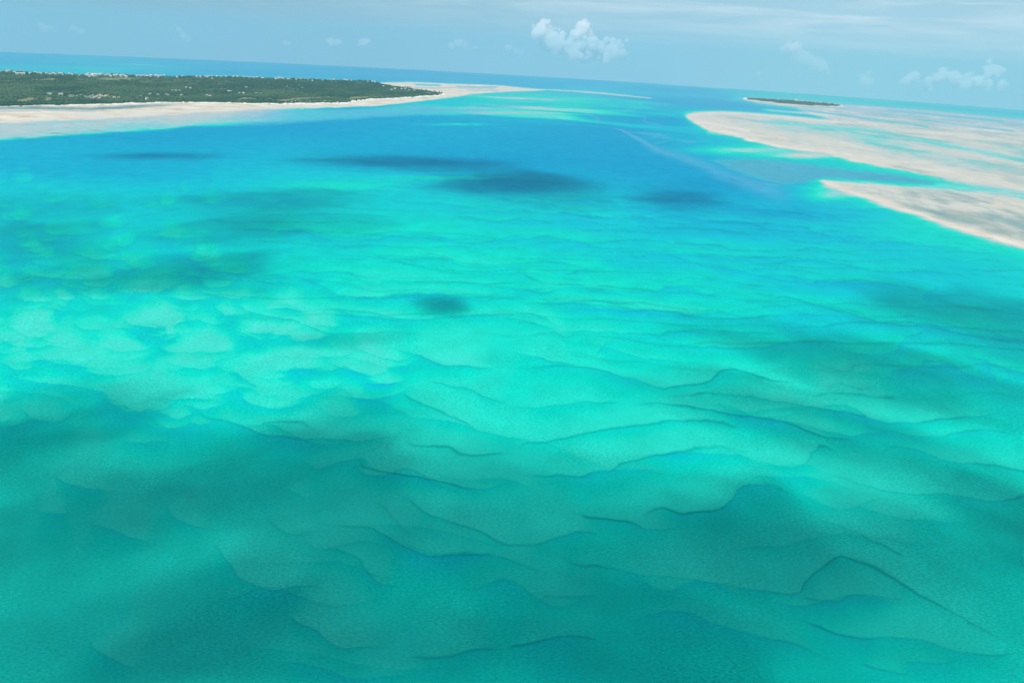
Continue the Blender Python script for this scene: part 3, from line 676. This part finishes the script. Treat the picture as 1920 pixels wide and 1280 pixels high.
Zb = bend(GX, GY)
water = tag(sheet('water', Zb, grid_faces(), dict(depth=D, silt_haze=silt_haze, weed_shade=weed_shade, line=line), water_material()), kind='structure')
zt = Zb + np.where(D < 0, np.maximum(hgt, .02 - D * 9), -D * 7)
terrain = tag(sheet('terrain', zt, grid_faces((D < .03)), dict(depth=D, veg=veg, clearing=clearing, weed_shade=weed_shade), terrain_material()), kind='structure')

# ------------------------------------------------------------------ land lookup
def land(X, Y):
    X = np.atleast_1d(np.array(X, float)); Y = np.atleast_1d(np.array(Y, float))
    f = fields(X, Y)
    return f

def on_land(pts):
    """where the sight lines of a list of survey points meet the island's surface"""
    dirs = [ray(px, py) for px, py in pts]
    n = len(dirs)
    dx = np.array([d.x for d in dirs]); dy = np.array([d.y for d in dirs]); dz = np.array([d.z for d in dirs])
    hyp = np.hypot(dx, dy)
    best = np.full(n, np.nan)
    ts = np.linspace(0, 1, 130)
    T = 2300 + ts[:, None] * 5500 + np.zeros((1, n))
    X = (T * dx / hyp); Y = (T * dy / hyp)
    f = fields(X.ravel(), Y.ravel())
    hg = np.where(f[0] < 0, np.maximum(f[5], 0), 0).reshape(T.shape) + bend(X, Y)
    zr = H + T * (dz / hyp)
    below = zr <= hg
    k = np.where(below.any(0), below.argmax(0), -1)
    res = []
    for i in range(n):
        kk = k[i]
        if kk <= 0:
            # grazes over the ridge: take the nearest approach
            land_rows = f[4].reshape(T.shape)[:, i] > .5
            gap = np.where(land_rows, zr[:, i] - hg[:, i], 1e9); kk = int(gap.argmin())
        res.append((float(X[kk, i]), float(Y[kk, i]), float(hg[kk, i])))
    return res

# ------------------------------------------------------------------ haze
def box_mesh(name, x0, x1, y0, y1, z0, z1, mat, parent=None):
    v = [(x, y, z) for z in (z0, z1) for y in (y0, y1) for x in (x0, x1)]
    f = [(0,2,3,1),(4,5,7,6),(0,1,5,4),(2,6,7,3),(0,4,6,2),(1,3,7,5)]
    return link_mesh(name, v, f, mat, parent)
hm, n, l, o = new_mat('sea_haze')
pv = n.new('ShaderNodeVolumePrincipled'); pv.inputs['Color'].default_value = (.48,.84,.95,1); pv.inputs['Density'].default_value = 4.6e-5
pv.inputs['Anisotropy'].default_value = .2
l.new(pv.outputs[0], o.inputs['Volume'])
hz_o = box_mesh('haze', -24400, 24400, -24400, 24400, -1200, 640, hm)
tag(hz_o, 'pale blue sea haze over the lagoon', 'haze', kind='stuff')

# ------------------------------------------------------------------ clouds
def cloud_mat(name, dens, col=(1, 1, 1)):
    mt, n, l, o = new_mat(name)
    v = n.new('ShaderNodeVolumePrincipled'); v.inputs['Color'].default_value = (*col, 1); v.inputs['Density'].default_value = dens
    v.inputs['Anisotropy'].default_value = 0.0
    l.new(v.outputs[0], o.inputs['Volume'])
    return mt

def ico(sub):
    import bmesh
    bm = bmesh.new(); bmesh.ops.create_icosphere(bm, subdivisions=sub, radius=1)
    v = [x.co.copy() for x in bm.verts]; f = [tuple(y.index for y in x.verts) for x in bm.faces]
    bm.free(); return v, f
ICO3 = ico(3); ICO4 = ico(4)

def shade_cloud(u, v, ru, rv, tau, seed, alt):
    g = ground_at(u, v)
    gl = ground_at(u - ru, v); gr_ = ground_at(u + ru, v)
    gn = ground_at(u, v + rv); gf = ground_at(u, v - rv)
    a = (gr_ - gl).length / 2; b = (gf - gn).length / 2
    c = min(a, b) * .35 + 18
    vs = []
    for p in ICO4[0]:
        nn = mnoise.fractal(Vector((p.x * 1.3 + seed * 7.7, p.y * 1.3 + seed * 3.1, p.z * 1.3)), 0.75, 2.1, 5)
        k = 1 + .55 * nn
        z = p.z * abs(p.z) * k; z = z if z > 0 else z * .6
        vs.append((p.x * k * a * 1.18, p.y * k * b * 1.18, z * c))
    o = link_mesh('cumulus_cloud', vs, ICO4[1], cloud_mat('cloud_vapour', 1.12 * tau / (1.6 * c) * math.sin(SUN_EL)), smooth=True)
    t = (alt - g.z) / sun_dir.z
    o.location = g + sun_dir * t
    o.rotation_euler.z = -math.atan2(g.x, g.y)
    return o
SHADE_AT = ['the small lone patch above centre','the little tail left of the lone patch above centre','the long far left streak','the darkest far patch','the streak behind the darkest far patch','the thin upper left streak','the broad upper left patch',
 'the narrow patch off the far beach','the left middle band','the shoals at the left edge','the dark band at the left edge','the band below the bright centre','the lower left dunes','the right middle band',
 'the small patch at the right edge','the right hand looping dunes','the bottom right dunes','the lower right edge','the lower left corner','the bottom left dunes','the middle of the lower dunes','the channel near the sandbank',
 'the long thin right hand band','the pale centre dunes','the whole bottom edge','the whole foreground as a thin veil','the lower right triangle of sand','the broad right hand slope of dunes','the dim bottom left edge','the left edge water below the beach flats']
SHADE = [(838,576,46,18,.9),(800,566,30,9,.5),(770,306,190,13,.7),(960,348,160,30,.6),(1010,338,110,16,.4),(520,372,210,18,.5),(480,425,210,40,.5),(300,293,120,7,.5),
         (330,512,220,38,.8),(40,470,150,60,.5),(30,810,300,64,1.0),(660,790,170,48,.5),(560,880,210,70,.75),(1600,675,290,46,.9),(1860,610,210,62,.8),
         (1420,1010,170,85,.75),(1180,1200,330,90,.8),(1920,985,130,60,.8),(120,990,300,95,.75),(250,1180,360,110,.45),(720,985,150,60,.3),(1270,372,80,20,.45),
         (1480,745,200,28,.55),(650,640,90,14,.4),(1000,1290,1000,100,.8),(900,1060,1500,230,1.05),(1700,1000,140,50,.3),(1560,825,360,50,.6),(250,1270,420,70,.6),(50,392,190,34,.3)]
for i, (u, v, ru, rv, tau) in enumerate(SHADE):
    o = shade_cloud(u, v, ru, rv, tau, i, 860 + 90 * (i % 4) + 12 * i)
    tag(o, 'cloud overhead whose shadow falls on ' + SHADE_AT[i], 'cloud', 'clouds overhead shading the lagoon')

def puff_cloud(lumps, dist, name_label, tau, seed):
    """lumps: (u, v, radius px) of one cumulus tower group, all at about the given distance"""
    rg = random.Random(seed)
    k = dist / F_PX
    c0 = lumps[len(lumps) // 2]
    base = Vector((0, 0, H)) + ray(c0[0], c0[1]) * dist
    mb_v, mb_f = [], []
    sv, sf = ICO3
    for (u, v, r_) in lumps:
        for j in range(22):
            rr_ = r_ * (rg.uniform(.16, .5) if j else .8)
            du, dv = rg.gauss(0, .56) * r_, min(rg.gauss(0, .5), .75) * r_
            p = Vector((0, 0, H)) + ray(u + du, v + dv) * (dist + rg.uniform(-1, 1) * r_ * k * .9)
            off = len(mb_v)
            for q_ in sv:
                w_ = 1 + .22 * mnoise.fractal(q_ * 2.2 + Vector((u + j * 3, v, seed)), 1, 2, 3)
                mb_v.append(p - base + q_ * (rr_ * k * w_))
            mb_f += [tuple(off + t for t in f) for f in sf]
    me = bpy.data.meshes.new('tmp'); me.from_pydata([tuple(v) for v in mb_v], [], mb_f)
    tmp = bpy.data.objects.new('tmp', me); C.collection.objects.link(tmp)
    md = tmp.modifiers.new('r', 'REMESH'); md.mode = 'VOXEL'; md.voxel_size = max(1.0, .7 * k)
    dg = bpy.context.evaluated_depsgraph_get(); ev = tmp.evaluated_get(dg)
    me2 = bpy.data.meshes.new_from_object(ev)
    bpy.data.objects.remove(tmp)
    rm = sum(l_[2] for l_ in lumps) / len(lumps)
    me2.materials.clear(); me2.materials.append(cloud_mat('cloud_vapour', tau / (2 * rm * k)))
    o = bpy.data.objects.new('cumulus_cloud', me2); C.collection.objects.link(o); o.location = base
    tag(o, name_label, 'cloud', 'distant cumulus clouds above the horizon')
    return o
puff_cloud([(1018,50,13),(1014,62,14),(1032,72,16),(1046,84,15),(1092,52,11),(1078,66,14),(1092,74,17),(1072,92,14),(1108,92,17),(1126,98,14),(1095,108,10),(1158,90,13),(1146,102,15),(1168,104,12)], 28000,
           'largest bright white cumulus cloud with three towers, near the top centre of the sky', 4.4, 1)
puff_cloud([(1478,92,11),(1490,102,13),(1510,112,12),(1530,120,12),(1545,128,10)], 30000, 'faint pinkish cloud bank above the small wooded islet', 1.5, 2)
puff_cloud([(1620,148,9),(1628,153,8)], 30000, 'small faint cloud between the islet and the right hand cloud bank', 1.2, 3)
puff_cloud([(1700,150,9),(1712,146,9),(1740,160,8),(1762,148,9),(1770,138,8),(1790,150,11),(1810,156,10),(1832,150,11),(1856,126,9),(1870,134,9),(1880,160,8),(1850,160,9)], 30000,
           'long low cloud bank near the right edge of the sky with one raised tip', 3.0, 4)
puff_cloud([(622,80,6),(632,80,6)], 30000, 'small oval cloud, left one of the pair above the far beach', 1.1, 5)
puff_cloud([(676,82,5),(686,80,6)], 30000, 'small round cloud, right one of the pair above the far beach', 1.4, 6)
puff_cloud([(336,55,5),(342,66,6),(350,75,5)], 30000, 'small slanting wisp of cloud alone in the left part of the sky', .6, 7)
puff_cloud([(80,48,7),(92,52,6)], 30000, 'faintest cloud streak near the top left corner', .4, 8)
puff_cloud([(140,52,6),(150,58,5)], 30000, 'very faint cloud scrap second from the left edge', .4, 9)
puff_cloud([(848,86,6),(862,80,7),(872,86,5)], 30000, 'small peaked cloud left of the big cumulus', .9, 10)
puff_cloud([(955,88,6),(968,96,6),(975,100,5)], 30000, 'low ragged cloud scrap beside the left foot of the big cumulus', .6, 11)
puff_cloud([(890,88,4)], 30000, 'tiny cloud scrap just right of the small peaked cloud', .6, 14)
puff_cloud([(538,80,5)], 30000, 'tiny flat cloud left of the cloud pair over the far sea', .7, 12)
puff_cloud([(1423,138,3.4)], 30000, 'tiny round cloud dot just right of centre low over the sea', .9, 13)

# ------------------------------------------------------------------ forest
leaf = []
for nm, c in (('scrub_foliage', (.030,.062,.022)), ('pale_foliage', (.052,.082,.034)), ('dark_foliage', (.018,.042,.020))):
    leaf.append(simple(nm, c, .85, .45, .05, .1))
LOW = ico(1)
rng = np.random.default_rng(5)
vi = np.nonzero((veg > .6) & (clearing < .35) & (SU > -120))[0]
def scatter(name, count, idx, hs, lab, cat):
    pick = rng.choice(idx, count, replace=True)
    px = GX[pick] + rng.normal(0, 5, count); py = GY[pick] + rng.normal(0, 14, count)
    f = fields(px, py); ok = (f[4] > .4)
    px, py, pz = px[ok], py[ok], (f[5][ok] + bend(px[ok], py[ok]))
    nv = len(LOW[0]); base = np.array([tuple(v) for v in LOW[0]]); fc = np.array(LOW[1])
    gap_ = fbm(px / 260, py / 420, 4, 17); keep = rng.random(len(px)) < np.clip(1.25 - 2.6 * np.clip(gap_ - .50, 0, 1) * 2.2, .15, 1); px, py, pz = px[keep], py[keep], pz[keep]
    cnt = len(px); s = hs * rng.uniform(.5, 1.35, cnt) * (.6 + .8 * fbm(px / 90, py / 90, 3, 7))
    jit = 1 + rng.uniform(-.28, .28, (cnt, nv, 1))
    wd = rng.uniform(.75, 1.5, (cnt, 1))
    co = base[None] * jit * s[:, None, None]
    co[:, :, 0] *= wd; co[:, :, 1] *= wd; co[:, :, 2] = np.abs(co[:, :, 2] + s[:, None] * .5)*.95
    co += np.stack([px, py, pz - .3], 1)[:, None, :]
    fcs = (fc[None] + (np.arange(cnt) * nv)[:, None, None]).reshape(-1, 3)
    me = bpy.data.meshes.new(name); me.vertices.add(cnt * nv); me.vertices.foreach_set('co', co.astype(np.float32).ravel())
    me.loops.add(fcs.size); me.loops.foreach_set('vertex_index', fcs.ravel().astype(np.int32))
    me.polygons.add(len(fcs)); me.polygons.foreach_set('loop_start', np.arange(0, fcs.size, 3, dtype=np.int32))
    for m_ in (leaf if hs < 4.5 else [simple('hazed_islet_foliage', (.10,.155,.125), .85, .3, .02, .1)] * 3): me.materials.append(m_)  # islet leaves paled and blued, distance haze painted into their colour
    tone = fbm(px / 180, py / 300, 4, 19) + rng.normal(0, .10, cnt); mi = np.repeat(np.where(tone > .57, 1, np.where(tone < .44, 2, 0)), len(fc)); me.polygons.foreach_set('material_index', mi.astype(np.int32))
    me.update(); me.validate()
    o = bpy.data.objects.new(name, me); C.collection.objects.link(o)
    return tag(o, lab, cat, kind='stuff')
scatter('forest', 52000, vi[SU[vi] < 1000], 3.9, 'dense dark green coastal forest covering the long island', 'forest')
scatter('islet_forest', 900, vi[SU[vi] > 1000], 5, 'low dark trees covering the small far islet', 'forest')

# ------------------------------------------------------------------ single trees that stand out
bark = simple('bark', (.16,.12,.09)); LOW2 = ico(2)
def tree_proto(hh, ww, mat, pts):
    e = bpy.data.objects.new('casuarina_tree', None); C.collection.objects.link(e)
    v = []; f = []
    for k, (z, rad) in enumerate(((0, .045), (.35, .035), (.8, .012))):
        for j in range(6): v.append((math.cos(j * 1.047) * rad * hh, math.sin(j * 1.047) * rad * hh, z * hh))
    for k in range(2):
        for j in range(6): f.append((k*6+j, k*6+(j+1)%6, k*6+6+(j+1)%6, k*6+6+j))
    link_mesh('trunk', v, f, bark, e)
    v = []; f = []
    for (cx, cyy, cz_, s) in pts:
        off = len(v)
        for p in LOW[0]:
            k = rnd.uniform(.65, 1.3); v.append((cx*ww + p.x*s*k*ww, cyy*ww + p.y*s*k*ww, cz_*hh + p.z*s*k*hh*.5))
        f += [tuple(off+t for t in q) for q in LOW[1]]
    link_mesh('crown', v, f, mat, e)
    return e
def cp_tree(o, loc, s, rz):
    c = o.copy(); C.collection.objects.link(c); c.location = loc; c.scale = (s, s, s); c.rotation_euler.z = rz
    for ch in o.children:
        d = ch.copy(); C.collection.objects.link(d); d.parent = c
    return c
protoT = tree_proto(13, 4.5, leaf[2], [(0,0,.5,.9),(.3,.2,.66,.7),(-.35,.1,.6,.6),(0,-.2,.82,.55),(.1,.1,.95,.35),(.5,-.3,.42,.6),(-.4,-.35,.38,.6)])
ORD = ['first','second','third','fourth','fifth','sixth','seventh','eighth','ninth','tenth','eleventh','twelfth','thirteenth','fourteenth','fifteenth',
       'sixteenth','seventeenth','eighteenth','nineteenth','twentieth','twenty-first','twenty-second','twenty-third','twenty-fourth','twenty-fifth','twenty-sixth','twenty-seventh','twenty-eighth','twenty-ninth','thirtieth',
       'thirty-first','thirty-second','thirty-third','thirty-fourth','thirty-fifth','thirty-sixth','thirty-seventh','thirty-eighth','thirty-ninth','fortieth']
TR = [(733,163.5),(737,164.5),(745,166),(760,166.2),(765,165.5),(769,166),(772,168),(790,169.5),(800,171),(806,172),(814,172.2),(817,173),(824,174.5),(828,175.5),(731,162.5),(750,167),(757,166.5),(783,169),
      (578,152),(590,153),(594,152.5),(604,153),(612,153.5),(648,190),(655,187),(668,190),(676,189.5),(684,188.8)]
TR.sort()
locs = on_land(TR)
for i, (p, g) in enumerate(zip(TR, locs)):
    o = protoT if i == 0 else cp_tree(protoT, g, 1, 0)
    s = rnd.uniform(.7, 1.15); o.location = (g[0], g[1], g[2] - .5); o.scale = (s, s, s); o.rotation_euler.z = rnd.uniform(0, 6)
    where = 'on the far ridge' if p[1] < 155 else ('at the sandy foredune' if p[1] > 186 else 'towards the island tip')
    tag(o, f'dark feathery tree above the canopy {where}, {ORD[i]} of those from left', 'tree', 'taller trees standing above the island canopy')

# ------------------------------------------------------------------ houses
white = simple('lime_washed_wall', (.78,.76,.72), .8, .08); roofw = simple('pale_roof', (.72,.68,.62), .8, .12)
thatch = simple('thatch', (.33,.26,.19), .95, .3); pinkr = simple('faded_tile_roof', (.50,.36,.29), .85, .2); dark = simple('window_glass', (.05,.07,.09), .2, .1)
def box_v(x0,x1,y0,y1,z0,z1,v,f):
    o = len(v); v += [(x,y,z) for z in (z0,z1) for y in (y0,y1) for x in (x0,x1)]
    f += [tuple(o+t for t in q) for q in ((0,2,3,1),(4,5,7,6),(0,1,5,4),(2,6,7,3),(0,4,6,2),(1,3,7,5))]
def house(name, W, Dp, Hh, roof_m, kind, wing=False):
    e = bpy.data.objects.new(name, None); C.collection.objects.link(e)
    v=[]; f=[]; box_v(-W/2,W/2,-Dp/2,Dp/2,-3,Hh,v,f)
    if wing: box_v(W/2+.01,W*.95,-Dp*.35,Dp*.3,-3,Hh*.7,v,f)
    link_mesh('wall', v, f, white, e)
    v=[]; f=[]; ov=.8
    if kind == 'gable':
        v=[(-W/2-ov,-Dp/2-ov,Hh+.02),(W/2+ov,-Dp/2-ov,Hh+.02),(W/2+ov,Dp/2+ov,Hh+.02),(-W/2-ov,Dp/2+ov,Hh+.02),(-W/2-ov,0,Hh+Dp*.32),(W/2+ov,0,Hh+Dp*.32)]
        f=[(0,1,5,4),(2,3,4,5),(0,4,3),(1,2,5),(0,3,2,1)]
    elif kind == 'hip':
        v=[(-W/2-ov,-Dp/2-ov,Hh+.02),(W/2+ov,-Dp/2-ov,Hh+.02),(W/2+ov,Dp/2+ov,Hh+.02),(-W/2-ov,Dp/2+ov,Hh+.02),(-W/2+Dp*.4,0,Hh+Dp*.42),(W/2-Dp*.4,0,Hh+Dp*.42)]
        f=[(0,1,5,4),(2,3,4,5),(0,4,3),(1,2,5),(0,3,2,1)]
    else:
        box_v(-W/2-.3,W/2+.3,-Dp/2-.3,Dp/2+.3,Hh+.01,Hh+.6,v,f); box_v(-W*.2,W*.25,-Dp*.3,Dp*.3,Hh+.61,Hh+3.2,v,f)
    if wing: box_v(W/2+.02,W*.97,-Dp*.38,Dp*.33,Hh*.7+.01,Hh*.7+.5,v,f)
    link_mesh('roof', v, f, roof_m, e)
    nw = max(2, int(W/4))
    for k in range(nw):
        x = -W/2 + (k+.5)*W/nw; v=[]; f=[]
        box_v(x-.9,x+.9,-Dp/2-.06,-Dp/2+.1,Hh*.3,Hh*.72,v,f)
        link_mesh('window', v, f, dark, e)
    return e
def cp_thing(o):
    c = o.copy(); C.collection.objects.link(c)
    for ch in o.children:
        d = ch.copy(); C.collection.objects.link(d); d.parent = c
    return c
protos = {}
SPEC = dict(villa=('beach_villa',16,11,6.5,roofw,'flat',True), white=('beach_house',13,9,5,roofw,'gable',False), tile=('beach_house',14,10,5,pinkr,'hip',False), thatch=('cottage',11,8,3.4,thatch,'hip',False), hut=('beach_hut',6.5,6.5,3.0,roofw,'hip',False))
DESC = dict(villa='large white villa', white='white gabled house', tile='white tile-roofed house', thatch='brown roofed cottage', hut='pale beach hut')
HOUSES = []   # (cluster phrase, kind, scale, points)
def H_(ph, kind, sc_, pts): HOUSES.append((ph, kind, sc_, pts))
H_('at the far left end of the ridge','villa',1.2,[(14,136),(20,136.5),(40,136)])
H_('just below the left end of the ridge','white',1.0,[(2,137),(28,138),(33,141.5),(37,139.8),(41,140.5),(46,139.5),(57,140.2)])
H_('in the row left of the hamlet','white',.9,[(66,138.6),(71,139.2),(87,140),(92,140.5),(100,140),(105,141),(112,140.4),(116,140.3),(118,142.3),(131,141),(136,141.4),(150,143),(77,140),(96,141.4)])
H_('in the dense ridge hamlet','white',1.05,[(163,144),(166,142),(168,144.6),(171,145.3),(173,143),(175,141.5),(176,145),(178,143),(181,141.5),(182,144.2),(185,142.6),(188,142),(191,142)])
H_('towering over the ridge hamlet','villa',1.0,[(174,144),(179,141.8),(169,142)])
H_('right of the ridge hamlet','white',1.1,[(197,144),(202,143),(205,143),(209,145.5),(215,143.4),(218,144.2),(220,143),(227,144),(231,143),(235,144.4),(237,146)])
H_('just right of the ridge hamlet','villa',1.1,[(217,143.8),(230,143.8)])
H_('in the middle of the ridge','white',1.1,[(258,144.6),(265,145),(282,144.6),(293,143.6),(298,145.4),(303,143.2),(308,143),(276,146)])
H_('in the middle of the ridge','villa',1.15,[(269,144),(273,144.4),(284,144),(296,143.8)])
H_('on the ridge left of its centre gap','white',.95,[(332,147),(342,144.6),(369,145.8),(376,146.2),(385,145.4),(388,146.4),(392,145),(398,145),(407,145.4),(415,145.6),(424,146),(398,149)])
H_('on the ridge above the bay','villa',1.1,[(438,144.8),(444,145),(448,145.4)])
H_('right of the largest ridge villas','white',.9,[(457,145.6),(463,146.4),(468,147),(473,147),(477,147.3),(482,147),(491,148),(494,148)])
H_('standing out white on the ridge','villa',1.1,[(517,149),(523,148.4),(529,149),(563,149.5)])
H_('on the ridge beside the pines','white',.9,[(540,150),(544,150.2),(556,150.3),(572,149.6),(578,150.4),(586,153),(594,150.8),(604,153)])
H_('on the ridge towards its right end','villa',1.0,[(620,150.8),(626,150.6),(647,151),(699,154.4)])
H_('on the ridge towards its right end','white',.9,[(643,151),(651,152),(659,153),(690,155),(703,155.5)])
H_('near the wooded island tip','white',.95,[(734,170.6),(753,168.4),(760,168),(767,171.4),(777,171),(719,163.8),(741,168)])
H_('in the village above the left beach','tile',.85,[(178,186.4),(182,184.6),(187,187.4),(193,184),(197,185),(189,182),(199,182.6),(215,186),(223,185.6),(276,187)])
H_('in the village above the left beach','thatch',.85,[(170,183),(175,181.6),(165,185),(184,180.6),(203,181.4),(206,185),(210,183),(172,187),(160,183.4),(152,182),(145,183.6),(138,182.4),(132,183.4)])
H_('in the village above the left beach','white',.8,[(91,178.6),(95,179),(112,178.4),(116,178.6),(133,183)])
H_('scattered among the trees inland','white',.75,[(324,171.8),(330,172),(337,172),(349,166.4),(357,167.2),(429,173),(432,173.2),(449,176.8),(457,177.2),(462,165.4),(481,177)])
H_('scattered among the trees inland','tile',.8,[(389,182.4),(394,182.6),(312,179.6),(316,181),(341,181),(282,179),(297,180)])
H_('scattered among the trees inland','thatch',.75,[(264,181.4),(489,176.4),(550,169),(558,169.6),(567,165.8),(561,160.6),(575,180),(539,163),(539,165)])
H_('in the row along the beach','hut',.9,[(513,192.4),(520,192),(524,193.6),(536,191.8),(546,192.8),(554.5,192.2),(561,192),(564.5,191.8),(568,192.4),(574,192.2),(581.5,192.6),(588,192),(591.5,192),(597,192.4),(604,191.6),(608,190.8),(611,191.4),(618,191.4),(625.5,191.6),(633,192.8)])
cat_of = dict(villa='villa', white='house', tile='house', thatch='cottage', hut='hut')
allp = [p for h in HOUSES for p in h[3]]
pos = on_land(allp); kk = 0
for (ph, kind, sc_, pts) in HOUSES:
    order = sorted(range(len(pts)), key=lambda i: pts[i][0])
    rank = {i: r_ for r_, i in enumerate(order)}
    for i, p in enumerate(pts):
        g = pos[kk]; kk += 1
        if kind not in protos:
            protos[kind] = house(*SPEC[kind]); o = protos[kind]
        else: o = cp_thing(protos[kind])
        rr_ = math.hypot(g[0], g[1])
        up = 3.0 if p[1] < 156 else 2.2
        o.location = (g[0], g[1], g[2] + up * (kind != 'hut') + .3)
        s = sc_ * rnd.uniform(.8, 1.15); o.scale = (s, s, s); o.rotation_euler.z = -math.atan2(g[0], g[1]) + rnd.uniform(-.6, .6)
        tag(o, f'{DESC[kind]} {ph}, {ORD[rank[i]]} from left', cat_of[kind], 'beach huts along the shore' if kind == 'hut' else 'houses among the trees on the island')
# islet houses
for p, d in (((1396,185.2),'white house on the left point of the small far islet'), ((1491,189),'pale house above the trees in the middle of the small far islet')):
    g = ground_at(p[0], p[1] + 1.5); o = cp_thing(protos['villa']); o.location = (g.x, g.y, bend(g.x, g.y) + (12 if p[0] > 1450 else 5)); o.scale = (1.6,)*3
    o.rotation_euler.z = -math.atan2(g.x, g.y); tag(o, d, 'villa', 'houses on the far islet')

# ------------------------------------------------------------------ boat and driftwood
def boat():
    e = bpy.data.objects.new('motor_boat', None); C.collection.objects.link(e)
    hullm = simple('white_gelcoat', (.85,.85,.84), .3, .03); v=[]; f=[]
    st = [(-6,1.6,.0),(-3,1.9,0),(0,1.9,0),(3,1.5,.1),(5,.8,.35),(6.6,.05,.7)]
    for x,wd,z in st: v += [(x,-wd,1.5+z*.6),(x,-wd*.75,-.1+z),(x,0,-.5+z),(x,wd*.75,-.1+z),(x,wd,1.5+z*.6)]
    for k in range(5):
        for j in range(4): f.append((k*5+j, k*5+5+j, k*5+6+j, k*5+j+1))
        f.append((k*5+4,k*5+9,k*5+5,k*5))
    f += [(0,1,2,3,4),(29,28,27,26,25)]
    link_mesh('hull', v, f, hullm, e)
    v=[]; f=[]; box_v(-2,2,-1.2,1.2,1.52,3.0,v,f); box_v(-2.4,2.6,-1.4,1.4,3.01,3.2,v,f); link_mesh('cabin', v, f, hullm, e)
    v=[]; f=[]; box_v(-1.6,1.6,-1.24,-1.19,2.0,2.7,v,f); link_mesh('window', v, f, dark, e)
    v=[]; f=[]; box_v(-7,-6.1,-.4,.4,.2,2.0,v,f); link_mesh('outboard_motor', v, f, dark, e)
    return e
b_ = boat(); g = ground_at(566, 205.4); b_.location = (g.x, g.y, g.z + .1); b_.rotation_euler.z = -math.atan2(g.x, g.y) - .15; b_.scale = (1.3,)*3
tag(b_, 'white motor boat moored in the shallows off the long beach', 'boat')
v=[]; f=[]; a = ground_at(41,523.5); b2_ = ground_at(58,520.3); nseg = 14
for k in range(nseg+1):
    t = k/nseg; p = a.lerp(b2_, t) + Vector((0, 2.0*math.sin(t*3.6)*math.sin(t*3.1), .12)); rad = .12 + .32*math.sin(math.pi*min(1, t*1.05))
    for j in range(7): v.append((p.x - a.x, p.y - a.y + math.cos(j*.8976)*rad, p.z - a.z + math.sin(j*.8976)*rad*.7))
for k in range(nseg):
    for j in range(7): f.append((k*7+j, k*7+(j+1)%7, k*7+7+(j+1)%7, k*7+7+j))
lg = link_mesh('driftwood', v, f, simple('soaked_wood', (.03,.07,.07)), None, True); lg.location = a
tag(lg, 'thin dark driftwood floating alone over the pale shoals at the left edge', 'driftwood')
